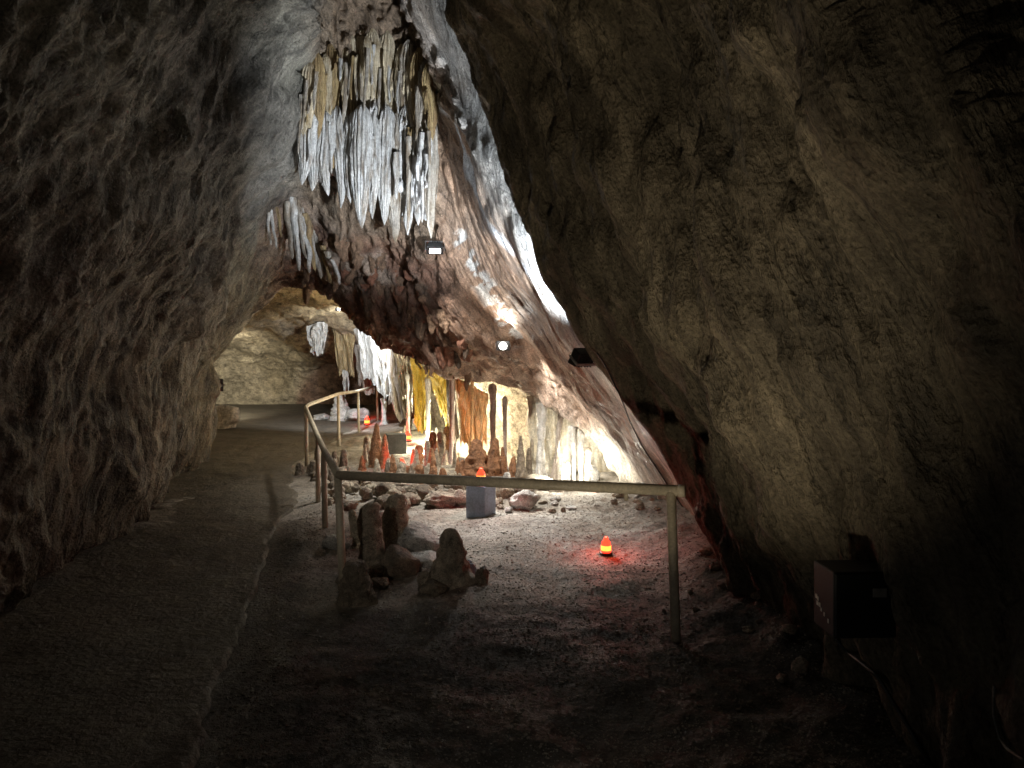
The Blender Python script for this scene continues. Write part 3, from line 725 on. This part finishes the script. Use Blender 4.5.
for px, ty, tip, w, rb in ((305, 110, 186, 17, 9), (316, 104, 192, 18, 9), (328, 112, 197, 17, 8), (340, 106, 209, 14, 7), (351, 112, 204, 17, 8), (361, 104, 229, 22, 11), (372, 112, 220, 15, 7),
                       (385, 106, 226, 18, 9), (397, 112, 244, 20, 10), (408, 104, 236, 18, 9), (419, 112, 226, 18, 9), (430, 106, 239, 16, 9)):
    fan(cur, px, ty, tip, w, random.choice([M['flow_pale'], M['flow_pale'], M['flow']]), rb, yoff=random.uniform(-.04, .05)+.14*max(0, (px-395)/35))
for px, ty, tip, w in ((313, 64, 138, 13), (324, 54, 150, 13), (335, 46, 138, 13), (346, 40, 150, 13), (356, 38, 138, 13), (367, 36, 150, 13), (379, 36, 138, 13), (391, 38, 150, 13), (403, 44, 138, 13), (414, 52, 148, 13), (425, 60, 138, 13), (308, 62, 150, 15), (318, 52, 140, 14), (329, 44, 156, 17), (341, 36, 140, 15), (351, 34, 152, 14), (361, 30, 146, 17), (373, 28, 156, 16), (385, 30, 148, 17), (397, 34, 158, 16), (409, 40, 146, 16), (420, 48, 154, 15), (431, 60, 142, 12)):
    p = body_pt(px, .2); q = body_pt(px, .5)
    fan(cur, px, ty, tip, w, random.choice([M['flow'], M['flow_ochre'], M['flow_tan'], M['flow_tan']]), 9, yoff=p.y-q.y+.10-.16*max(0, (px-390)/40))
low = [(px_, random.uniform(122, 140), 0, random.uniform(3.5, 6)) for px_ in range(303, 436, 7)]
for px, ty, tip, w in low:
    tip = np.interp(px, [300, 335, 345, 362, 376, 398, 436], [176, 186, 176, 205, 180, 226, 216])+random.uniform(-14, 12)
    p = body_pt(px, .5); Yd = p.y-.08
    t0 = Vector(at(px, ty, Yd)); L = (tip-ty)*Yd/F
    stalactite(t0, L, w*.5*Yd/F, random.choice([M['flow_pale'], M['flow'], M['flow_pale']]), cur, toward=(0, -.03, 0), blunt=.2, ribs=.2, bend=.5)
for i in range(12):
    px = 302+i*11.4+random.uniform(-3, 3); p = body_pt(px, random.uniform(.5, .7)); L = random.uniform(18, 50)*p.y/F
    stalactite((p.x, p.y-.06, p.z), L, random.uniform(.02, .04), random.choice([M['flow_pale'], M['flow'], M['flow_ochre']]), cur, toward=(0, -.04, 0), blunt=.25, bend=.6)

# left, smaller flowstone
fl = empty('flowstone_cascade', (0, 0, 0)); tag(fl, 'smaller pale flowstone cascade left of and below the large curtain', 'flowstone')
for px, ty, tip, w, dx in [(269, 217, 248, 3, 0), (273, 214, 252, 3, 0), (278, 212, 240, 3, 0), (286, 206, 262, 5, 2), (291, 202, 274, 6, 4), (296, 205, 262, 5, 6), (299, 212, 276, 6, 8), (304, 218, 274, 6, 9), (308, 226, 282, 6, 9), (313, 234, 284, 6, 11), (318, 242, 286, 6, 10), (323, 250, 288, 5, 8), (328, 256, 286, 5, 9), (333, 264, 288, 4, 6)]:
    p, nn = hit(px, ty); L = (tip-ty)*p.y/F
    stalactite((p.x, p.y-.04, p.z+.05), L, w*.62*p.y/F, random.choice([M['flow'], M['flow_pale'], M['flow_pale'], M['flow_ochre']]), fl, toward=(dx*p.y/F, .15, 0), blunt=.3, ribs=.15, bend=.8)

# dark knobbly fringe of the brow
fr = empty('stalactite_fringe', (0, 0, 0)); tag(fr, 'dark red brown knobbly stalactite fringe under the large curtain', 'stalactites')
kk = 0
while kk < 95:
    px = random.uniform(300, 470); c = np.interp(px, [300, 340, 400, 450, 475], [262, 262, 292, 345, 378]); py = c+random.uniform(-28, 26)
    lip = np.interp(px, [290, 330, 360, 400, 450, 512], [287, 302, 320, 350, 376, 404])
    if py > lip-4: continue
    p, nn = hit(px, py); kk += 1
    stalactite((p.x, p.y+.06, p.z+.07), random.uniform(10, 24)*p.y/F, random.uniform(.05, .11), random.choice([M['knob'], M['knob'], M['knob_red'], M['knob_dark']]), fr, toward=(0, -.02, 0), blunt=.12, ribs=.2, bend=.3)
# small stalactites along the lip of the far gallery
lf = empty('lip_stalactites', (0, 0, 0)); tag(lf, 'row of short ochre stalactites along the roof lip over the draperies', 'stalactites')
for i in range(26):
    px = 345+i*4.3; lip = np.interp(px, [290, 330, 360, 400, 450, 512], [287, 302, 320, 350, 376, 404]); p, nn = hit(px, lip-3)
    stalactite((p.x, p.y+.06, p.z+.05), random.uniform(6, 18)*p.y/F, random.uniform(.02, .04), random.choice([M['flow_brown'], M['flow_ochre'], M['stone_red']]), lf, blunt=.3, bend=1.5)

def drapery(name, top, bot, mat, label, cat='drapery', folds=5, amp=.06, thick=.03, group=None, seed=0):
    """a folded hanging sheet with thickness between a top and a bottom line of (px, py, Y)"""
    SEED[0] += 1; s = SEED[0]*1.3
    A = np.array([at(*p) for p in top]); B = np.array([at(*p) for p in bot])
    nu, nv = 90, 60; u = np.linspace(0, 1, nu); v = np.linspace(0, 1, nv)
    ta = np.linspace(0, 1, len(A)); tb = np.linspace(0, 1, len(B))
    TA = np.stack([np.interp(u, ta, A[:, k]) for k in range(3)], 1); TB = np.stack([np.interp(u, tb, B[:, k]) for k in range(3)], 1)
    P = TA[None]*(1-v)[:, None, None]+TB[None]*v[:, None, None]
    U, Vv = np.meshgrid(u, v)
    fold = 1.1*ridged(U*folds*.9+s, Vv*.7, 0, 3, 41)-.6+.5*np.sin(U*folds*4.1+2.5*fbm(U*2+s, Vv*1.2, 0, 2, 46)+s)
    rag = .17*fbm(U*5+s, 0*Vv, 0, 3, 42)*Vv**2
    P[..., 2] += rag
    P[..., 1] += amp*fold*(.5+.5*Vv)+.04*fbm(U*9+s, Vv*5, 0, 3, 43)
    P[..., 0] += .4*amp*fbm(U*3+s, Vv*3, 0, 2, 44)
    th = thick*(1+.3*fbm(U*20, Vv*6, s, 2, 45))
    Bk = P.copy(); Bk[..., 1] += th
    V = np.concatenate([P.reshape(-1, 3), Bk.reshape(-1, 3)]); f = grid_faces(nu, nv); n0 = nu*nv
    E = [f[:, ::-1], f+n0]
    for idx in (np.arange(nu), np.arange(nu)+(nv-1)*nu, np.arange(nv)*nu, np.arange(nv)*nu+nu-1):
        E.append(np.stack([idx[:-1], idx[1:], idx[1:]+n0, idx[:-1]+n0], 1))
    o = mesh_np(name, V, np.concatenate(E), mat)
    return tag(o, label, cat, group)
drapery('drapery', [(411, 352, 13.2), (421, 364, 12.9), (427, 370, 12.7)], [(414, 432, 13.4), (423, 434, 13.0), (431, 432, 12.9)], M['drape_yellow'], 'bright yellow backlit drapery left of the thin white column', folds=2, amp=.07)
drapery('drapery', [(425, 362, 12.3), (436, 370, 12.0), (448, 376, 11.8)], [(437, 402, 12.5), (447, 428, 12.1), (452, 440, 11.9)], M['drape_yellow'], 'wide yellow and white glowing drapery right of the thin white column', folds=3, amp=.06)
drapery('drapery', [(455, 376, 11.4), (466, 382, 11.2), (476, 388, 11.1)], [(462, 446, 11.6), (469, 448, 11.4), (478, 446, 11.3)], M['drape_orange'], 'orange drapery right of the thin brown column', folds=3, amp=.07)
drapery('drapery', [(474, 386, 11.0), (481, 390, 10.9), (488, 394, 10.9)], [(474, 438, 11.2), (481, 448, 11.1), (487, 440, 11.1)], M['drape_orange'], 'narrower orange drapery next to the mauve columns', folds=2, amp=.06)
drapery('drapery', [(354, 320, 17), (366, 326, 16.4), (384, 334, 15.8)], [(360, 362, 17.2), (372, 382, 16.7), (392, 392, 16)], M['drape_white'], 'brilliant white drapery hanging at the back left of the lit recess', folds=5, amp=.10)
drapery('drapery', [(378, 332, 15.2), (388, 340, 14.8), (402, 350, 14.2)], [(388, 398, 15.6), (398, 414, 15.1), (412, 420, 14.6)], M['drape_grey'], 'grey white folded drapery between the brilliant white one and the yellow one', folds=5, amp=.10)
drapery('drapery', [(400, 352, 14.0), (408, 356, 13.6), (414, 362, 13.4)], [(398, 384, 14.2), (404, 396, 13.9), (412, 404, 13.6)], M['drape_white'], 'short white drapery hanging over the dark block', folds=3, amp=.07)
drapery('drapery', [(350, 316, 17.6), (360, 318, 17.3), (372, 326, 17.0)], [(356, 376, 17.9), (366, 390, 17.5), (378, 384, 17.2)], M['drape_grey'], 'shadowed grey drapery showing behind the brilliant white one', folds=4, amp=.12)
drapery('drapery', [(366, 324, 15.6), (376, 330, 15.2), (386, 336, 14.9)], [(376, 372, 15.9), (386, 396, 15.6), (394, 386, 15.2)], M['drape_white'], 'ribbed white drapery layered in front of the grey white folded one', folds=4, amp=.10)
drapery('drapery', [(392, 344, 13.9), (399, 348, 13.7), (406, 354, 13.5)], [(398, 366, 14.1), (405, 388, 13.9), (411, 398, 13.7)], M['flow_cream'], 'cream drapery narrowing to a point over the dark block', folds=3, amp=.08)
drapery('drapery', [(330, 314, 17.5), (340, 312, 17.2), (352, 318, 17)], [(338, 372, 18), (346, 374, 17.7), (354, 370, 17.5)], M['flow_ochre'], 'ochre pillar like drapery below the small roof lamp', folds=2, amp=.12)
drapery('drapery', [(306, 326, 17.5), (318, 322, 17.3), (329, 322, 17.2)], [(310, 352, 17.7), (317, 353, 17.5), (328, 338, 17.4)], M['drape_white'], 'small white hanging flowstone patch left of the ochre pillar', folds=4, amp=.08)
drapery('drapery', [(342, 370, 17.6), (345, 370, 17.6), (348, 372, 17.6)], [(343, 386, 17.6), (346, 388, 17.6), (349, 384, 17.6)], M['drape_white'], 'tiny white drip hanging under the ochre pillar', folds=1, amp=.03)
drapery('flowstone_sheet', [(528, 396, 10.05), (560, 398, 9.95), (592, 410, 9.95), (622, 430, 9.9)], [(532, 480, 9.9), (565, 486, 9.85), (605, 488, 9.8), (650, 490, 9.6)], M['flow_cream'], 'glowing cream flowstone sheet on the wall behind the pale columns', cat='flowstone', folds=5, amp=.07, thick=.12)
drapery('drapery', [(445, 374, 11.75), (450, 377, 11.7), (455, 379, 11.6)], [(449, 440, 12.0), (454, 446, 11.9), (461, 444, 11.8)], M['drape_white'], 'narrow white glowing drapery between the yellow ones and the brown column', folds=2, amp=.05)
def column(px, top, base, w, mat, label, Y=None, lean=0.0, cat='column', group=None, lump=.22):
    if Y < 12:
        x = (px-CX)*Y/F+lean*.8; loc = bvh.ray_cast(Vector((x, Y, .35)), Vector((0, 0, 1)))[0]
        if loc is not None and .4 < loc.z < 2.6: top = HZ-(loc.z+.06-HC)*F/Y
    return stag('column', px, top, base, w, mat, label, Y=Y, shape='col', lean=(lean, 0), lump=lump, cat=cat, group=group)
column(428, 366, 440, 4.5, M['drape_white'], 'thin white column between the two yellow draperies', Y=12.4, lump=.1)
column(408, 350, 418, 4, M['drape_white'], 'slim pale column above the dark block', Y=13.6, lump=.1)
column(452, 372, 466, 5, M['drape_mauve'], 'tall thin brown column standing alone in front of the orange draperies', Y=10.7, lump=.1)
column(384, 386, 413, 5, M['drape_white'], 'short white column behind the rail end', Y=17, lump=.08)
column(493, 400, 448, 6, M['drape_mauve'], 'mauve column left of its thinner twin', Y=10.4)
column(505, 405, 450, 4, M['drape_mauve'], 'thinner mauve column nearest the white columns', Y=10.2)
column(472, 384, 448, 3.5, M['drape_orange'], 'slim orange column between the two orange draperies', Y=10.9)
column(541, 398, 472, 8, M['drape_white'], 'left pale cream column of the floodlit group', Y=9.6)
column(573, 400, 482, 7, M['drape_white'], 'brightest white column in front of the hidden lamp', Y=9.2)
column(581, 410, 482, 6, M['drape_white'], 'white column joined to the right of the brightest one', Y=9.15)
column(553, 416, 470, 5, M['drape_grey'], 'brown grey leaning column between the cream and brightest columns', Y=9.5, lean=.12)
column(586, 420, 470, 5, M['stone_tan'], 'slender tan column right of the white pair', Y=9.1, lean=.05)
stag('stalagmite', 566, 456, 483, 10, M['drape_white'], 'cream stump at the foot of the brightest column', Y=9.1, shape='stump')
stag('stalagmite', 529, 444, 470, 6, M['stone_dark'], 'dark thin stump left of the cream column', Y=9.7, shape='stump')
stag('stalagmite', 521, 436, 476, 10, M['stone_dark'], 'dark jagged stalagmite left of the cream column, taller of two', Y=9.6, shape='cone', lump=.3)
stag('stalagmite', 341, 394, 422, 22, M['stone_pale'], 'white pointed mound beside the far rail posts', Y=18.3, shape='cone', lump=.2)
prock(357, 422, 28, 14, M['stone_pale'], 'low white rock mass right of the white pointed mound', Y=18.2)
prock(322, 422, 14, 6, M['stone_pale'], 'flat pale rock left of the white pointed mound', Y=18.5)
prock(226, 427, 24, 24, M['stone_tan'], 'round boulder at the far left of the gallery below the wall lamp', Y=16.4)
prock(215, 424, 9, 18, M['stone_tan'], 'narrow upright rock left of the round far boulder', Y=16.8)
for i in range(12):
    px = random.uniform(400, 452); base = random.uniform(428, 446)
    stag('stalagmite', px, base-random.uniform(4, 12), base, random.uniform(4, 8), random.choice([M['stone_pale'], M['drape_white'], M['stone_tan']]), 'short pale stump on the bright ground below the yellow draperies',
         group='pale stumps below the yellow draperies', shape='mound', lump=.2)

# ------------------------------------------------------------------ railing
rl = empty('railing', (0, 0, 0)); tag(rl, 'tan metal pipe railing fencing the lit cave floor off from the path', 'railing')
def pipe(pts, r): return tube_obj('handrail', pts, r, M['rail'], rl, 18)
R0 = at(684, 491, 4.22); R1 = at(338, 475, 5.2); R2 = at(324, 450, 6.75); R3 = at(318, 437, 8.0); R4 = at(305, 406, 10.8); R5 = at(338, 394, 12.9); R6 = at(358, 391, 15.2); R7 = at(377, 386, 18.0)
pipe([R0, R1], .032)
def bend(a, b, c, k=.25):
    a, b, c = map(Vector, (a, b, c)); out = []
    p = b+(a-b).normalized()*k; q = b+(c-b).normalized()*k
    for i in range(9):
        t = i/8; out.append(p*(1-t)**2+b*2*t*(1-t)+q*t*t)
    return out
chain = [Vector(R1)]+[Vector(R2)]+[Vector(R3)]+bend(R3, R4, R5, .35)+[Vector(R5), Vector(R6), Vector(R7)]
pipe(chain, .028)
for pt, dx, rad in ((at(671, 492, 4.24), .03, .028), (R1, .04, .028), (R2, .01, .026), (R3, .0, .026), (at(306, 408, 10.7), .01, .026), (R5, .02, .026), (R6, .02, .026), (R7, .01, .026)):
    zb = float(fz(pt[0]+dx, pt[1]))
    p = tube_obj('post', [(pt[0]+dx, pt[1], zb-.05), (pt[0], pt[1], pt[2])], rad, M['rail'], rl, 16)
c = Vector(R0); dv = (Vector(R1)-c).normalized()
tube_obj('end_cap', [c-dv*.006, c+dv*.03], .036, M['rail'], rl, 18)
for px in (636,):
    p = Vector(R0)+(Vector(R1)-Vector(R0))*.14
    tube_obj('bracket', [(p.x, p.y, p.z-.02), (p.x, p.y, p.z-.07)], .014, M['rail'], rl, 10)

# ------------------------------------------------------------------ blocks
def block(px, base, w, h, d, mat, label, Y, rz):
    x = (px-CX)*Y/F; z = float(fz(x, Y))
    t = empty('stone_block', (x, Y, z)); t.rotation_euler = (0, 0, rz); 
    bm = bmesh.new(); bm_box(bm, Vector((0, 0, h/2-.01)), (w, d, h), .008)
    bpy.data.objects.remove(t)
    o = from_bm('stone_block', bm, mat); o.location = (x, Y, z-.01); o.rotation_euler = (0, 0, rz)
    return tag(o, label, 'block')
b1 = block(481, 519, .215, .325, .22, M['block'], 'blue grey concrete block carrying the red lamp behind the front rail', 7.35, math.radians(-28))
b2 = block(396, 449, .31, .31, .28, M['block_dark'], 'dark grey block standing below the yellow draperies', 12.0, math.radians(15))

# ------------------------------------------------------------------ red lamps
def red_lamp(loc, s, label, watts=2.8):
    t = empty('red_lamp', loc); tag(t, label, 'lamp', 'small red lamps on the cave floor')
    def lathe(prof, nm, mat):
        na = 20; V = [(r*s*math.cos(2*math.pi*k/na), r*s*math.sin(2*math.pi*k/na), z*s) for r, z in prof for k in range(na)]
        return mesh_np(nm, V, grid_faces(na, len(prof), True), mat, t)
    lathe([(.001, 0), (.46, 0), (.5, .06), (.5, .16), (.44, .2), (.40, .2), (.001, .2)], 'base', M['red_base'])
    lathe([(.36, .2), (.38, .3), (.38, .7), (.33, .95), (.22, 1.12), (.15, 1.2), (.15, 1.3), (.09, 1.36), (.001, 1.38)], 'glass', M['red_glass'])
    lathe([(.30, .30), (.393, .36), (.393, .52), (.393, .68), (.345, .8)], 'glow_band', M['red_core'])
    L = bpy.data.lights.new('red_glow', 'POINT'); L.energy = watts*(s/.1)**1.0; L.color = (1, .05, .03); L.shadow_soft_size = .02
    lo = bpy.data.objects.new('red_glow', L); link(lo, t); lo.location = (0, -.0, 1.5*s)
    return t
x = (606-CX)*6.0/F
red_lamp((x, 6.0, float(fz(x, 6.0))), .105, 'red lamp standing alone on the open gravel, nearest to the camera')
red_lamp((b1.location.x, 7.35, b1.location.z+.325), .11, 'red lamp on top of the blue grey concrete block', 3.2)
for px, py, Yd, s, lab in ((402, 462, 10.2, .13, 'red lamp glowing among the reddish stumps below the dark block'), (367, 422, 17.0, .15, 'faint red lamp between the far rail posts, the lower of two'),
                        (366, 409, 19.0, .14, 'tiny red lamp behind the far rail end, the higher of two'), (408, 436, 13.4, .14, 'red lamp on the ground beside the yellow drapery')):
    x = (px-CX)*Yd/F; red_lamp((x, Yd, float(fz(x, Yd))), s, lab, 3.2)

# ------------------------------------------------------------------ floodlights
def look_mat(loc, target):
    d = (Vector(target)-Vector(loc)).normalized()
    return d.to_track_quat('-Y', 'Z').to_euler()            # local -Y points at the target
def floodlight(loc, target, s, label, lit=True, round_=False):
    t = empty('floodlight', loc); t.rotation_euler = look_mat(loc, target); tag(t, label, 'lamp', 'floodlights of the cave')
    bm = bmesh.new(); bm_box(bm, Vector((0, .25*s, 0)), (1.0*s, .5*s, .75*s), .05*s, taper=1.25)
    for k in range(5): bm_box(bm, Vector(((-.36+.18*k)*s, .56*s, 0)), (.05*s, .16*s, .6*s))
    from_bm('housing', bm, M['black'], t)
    bm = bmesh.new()
    if round_:
        bmesh.ops.create_cone(bm, cap_ends=True, segments=24, radius1=.36*s, radius2=.33*s, depth=.05*s, matrix=Matrix.Translation((0, -.015*s, 0)) @ Matrix.Rotation(math.radians(90), 4, 'X'))
    else: bm_box(bm, Vector((0, -.012*s, 0)), (.78*s, .03*s, .5*s), .012*s)
    from_bm('lens', bm, M['lit'] if lit else M['black'], t)
    bm = bmesh.new()
    for sx in (-1, 1): bm_box(bm, Vector((sx*.68*s, .40*s, 0)), (.05*s, .75*s, .14*s), .01*s)
    bm_box(bm, Vector((0, .80*s, 0)), (1.42*s, .05*s, .14*s), .01*s)
    from_bm('bracket', bm, M['steel'], t)
    return t
def spot(loc, target, watts, deg, col=(1, .96, .88), blend=.6, size=.05):
    L = bpy.data.lights.new('spot', 'SPOT'); L.energy = watts; L.spot_size = math.radians(deg); L.spot_blend = blend; L.color = col; L.shadow_soft_size = size
    o = link(bpy.data.objects.new('spot', L)); o.location = loc; o.rotation_euler = (Vector(target)-Vector(loc)).to_track_quat('-Z', 'Y').to_euler(); return o
def point(loc, watts, col=(1, .95, .85), size=.06):
    L = bpy.data.lights.new('bulb', 'POINT'); L.energy = watts; L.color = col; L.shadow_soft_size = size
    o = link(bpy.data.objects.new('bulb', L)); o.location = loc; return o
def offy(px, py, d):
    p, n = hit(px, py); return Vector(at(px, py, p.y-d))
def off(px, py, d):
    p, n = hit(px, py); return p+n*d
WARM = (1, .90, .74); COOL = (.86, .93, 1.0); NEUT = (1, .97, .90)
# ridge floodlight aimed up along the flank at the curtain
pA = Vector(at(588, 355, 5.95))+Vector((-.06, 0, 0)); tA = Vector(at(395, 130, 9.2))
fA = floodlight(pA, tA, .16, 'black floodlight on the rock edge, aimed up at the flowstone curtain')
dA = (tA-pA).normalized()
spot(pA+dA*.03, tA, 1300, 58, COOL, .9)
# lamp on the red slope
pB = offy(503, 346, .3)
fB = floodlight(pB, pB+Vector((.02, -.9, -.25)), .13, 'bright floodlight on the red slope under the white calcite streaks', round_=True)
spot(pB+Vector((0, -.10, .10)), hit(490, 265)[0], 38, 130, NEUT, 1.0)
point(pB+Vector((0, -.10, .03)), 2.5, NEUT, .03)
spot(pB+Vector((.1, -.06, -.06)), Vector(at(575, 450, 9.0)), 130, 84, NEUT, 1.0)
spot(pA+Vector((-.08, -.02, -.12)), hit(662, 495)[0], 16, 75, WARM, 1.0)
# lamp below the curtain
pC = offy(435, 251, .25); tC = Vector((-.05, 7.15, 0))
fC = floodlight(pC, pC+Vector((.05, -.45, -.9)), .17, 'floodlight under the right tip of the flowstone curtain, facing down')
dC = (tC-pC).normalized()
spot(pC+dC*.12, tC, 330, 48, NEUT, 1.0)
spot(pB+Vector((.01, -.09, -.03)), Vector((.12, 7.0, 0)), 150, 54, NEUT, 1.0)
point(pC+Vector((-.1, -.45, .15)), 8, COOL)
spot(pC+Vector((-.05, -.28, -.12)), Vector((-1.0, 9.1, 0)), 260, 96, NEUT, 1.0)
# small lamp at the gallery roof
pD = offy(340, 309, .15); fD = floodlight(pD, pD+Vector((.2, -.6, -.9)), .15, 'small lamp under the roof lip at the back of the cave', round_=True)
spot(Vector(at(352, 322, 14.2)), Vector(at(375, 360, 16.5)), 520, 110, COOL, .6)
point(Vector(at(330, 330, 13.2)), 26, (1, .86, .58))
# lamp of the far left gallery
pE = Vector((-6.45, 16.2, 1.0)); fE = floodlight(pE, pE+Vector((.1, 1.2, .1)), .30, 'black floodlight at the left foot of the far gallery wall')
spot(pE+Vector((.05, .15, .05)), Vector((-8.9, 20, .9)), 1900, 88, (1, .94, .74), 1.0)
# hidden lamps among the draperies
point(Vector(at(571, 450, 9.5)), 10, (1, .95, .82), .03)
point(Vector(at(591, 468, 8.95)), 13, (1, .95, .82), .02)
point(Vector(at(440, 405, 12.9)), 95, (1, .93, .7))
point(Vector(at(420, 400, 13.8)), 45, (1, .90, .6))
point(Vector(at(478, 420, 11.6)), 42, (1, .85, .6))
point(Vector(at(432, 443, 12.0)), 44, (1, .95, .8), .02)
point(Vector(at(487, 455, 10.5)), 26, (1, .85, .6), .02)
point(Vector(at(556, 476, 8.95)), 10, (1, .95, .82), .02)
# uplight at the left of the path, outside the view, washing the leaning right wall
pF = Vector((.1, 2.45, .14)); tF = Vector((.6, 4.4, 3.6)); fF = floodlight(pF, tF, .2, 'low floor uplight below the picture, washing the leaning right rock wall')
spot(pF+(tF-pF).normalized()*.06, tF, 82, 112, (1, .86, .62), 1.0)
pG = Vector((-2.0, -.8, 2.5)); tG = Vector((-.75, 5.7, .55)); fG = floodlight(pG, tG, .2, 'small added fill floodlight behind the viewpoint, aimed at the near stalagmites')
spot(pG+(tG-pG).normalized()*.06, tG, 80, 24, (1, .93, .80), 1.0)  # unseen fill lamp, added to brighten the near stalagmites and left rail

# ------------------------------------------------------------------ electric box and cables
pX, nX = hit(856, 597)
Yx = pX.y-.26
bx = empty('junction_box', at(849, 598, Yx)); bx.rotation_euler = (0, 0, math.radians(2)); tag(bx, 'black electrical control box fixed to the leaning right wall', 'box')
bm = bmesh.new(); bm_box(bm, Vector((.02, 0, 0)), (.25, .18, .26), .008); from_bm('housing', bm, M['blackmat'], bx)
bm = bmesh.new(); bm_box(bm, Vector((.075, -.0945, .05)), (.055, .004, .035), .001); from_bm('sticker', bm, M['sticker'], bx)
for (yy, zz, w) in ((.06, -.01, .012), (.045, -.015, .012), (.05, -.035, .012), (.03, -.035, .014), (.015, -.05, .008), (-.01, -.06, .008), (-.045, -.075, .010)):
    bm = bmesh.new(); bm_box(bm, Vector((-.106, yy, zz)), (.003, w, .016), 0); from_bm('print_mark', bm, M['white_print'], bx)
bm = bmesh.new(); bm_box(bm, Vector((.151, -.05, .04)), (.014, .02, .02), .003); from_bm('latch', bm, M['steel'], bx)
bm = bmesh.new(); bm_box(bm, Vector((.06, .19, -.02)), (.10, .22, .12), .006); from_bm('wall_mount', bm, M['blackmat'], bx)
bm = bmesh.new(); bm_box(bm, Vector((.02, -.09, .0)), (.235, .006, .245), .003); from_bm('lid', bm, M['blackmat'], bx)
def cable(name, pix, r, mat, label, lift=.015):
    P = [off(px, py, lift) for px, py in pix]; out = []
    A = pchip(np.array([p[:] for p in P]), [8]*(len(P)-1))
    o = tube_obj(name, [tuple(a) for a in A], r, mat, None, 8); return tag(o, label, 'cable')
cable('cable', [(838, 640), (850, 652), (862, 660), (876, 672), (895, 700), (915, 735), (935, 768), (950, 800)], .008, M['cable'], 'black cable running down the right wall from the control box')
cable('cable', [(1000, 690), (996, 715), (1004, 738), (1016, 750), (1030, 762)], .005, M['sticker'], 'pale looped cable low on the wall in the bottom right corner', .02)
cable('cable', [(598, 352), (608, 366), (620, 390), (634, 425), (650, 455), (668, 482), (690, 515), (712, 548)], .006, M['cable'], 'thin black cable hanging down the rock edge from the floodlight', .02)

# ------------------------------------------------------------------ world, camera, render
w = bpy.data.worlds.new('World'); bpy.context.scene.world = w; w.use_nodes = True
bg = w.node_tree.nodes['Background']; bg.inputs[0].default_value = (.02, .02, .022, 1); bg.inputs[1].default_value = .1
cam = bpy.data.cameras.new('Camera'); co = link(bpy.data.objects.new('Camera', cam)); co.location = (0, 0, HC); co.rotation_euler = (math.radians(90), 0, 0)
cam.sensor_width = 36; cam.lens = 36*F/1024; cam.shift_y = -29/1024; cam.clip_end = 200; cam.clip_start = .05
sc = bpy.context.scene; sc.camera = co
sc.view_settings.view_transform = 'Standard'; sc.view_settings.look = 'None'; sc.view_settings.exposure = 0.5; sc.view_settings.gamma = 1
sc.render.engine = 'CYCLES'
cy = sc.cycles; cy.use_denoising = True; cy.use_adaptive_sampling = True; cy.adaptive_threshold = .025; cy.max_bounces = 6; cy.diffuse_bounces = 3; cy.glossy_bounces = 2; cy.transmission_bounces = 2; cy.sample_clamp_indirect = 3; cy.sample_clamp_direct = 0
cy.caustics_reflective = False; cy.caustics_refractive = False
try: cy.denoiser = 'OPENIMAGEDENOISE'
except Exception: pass
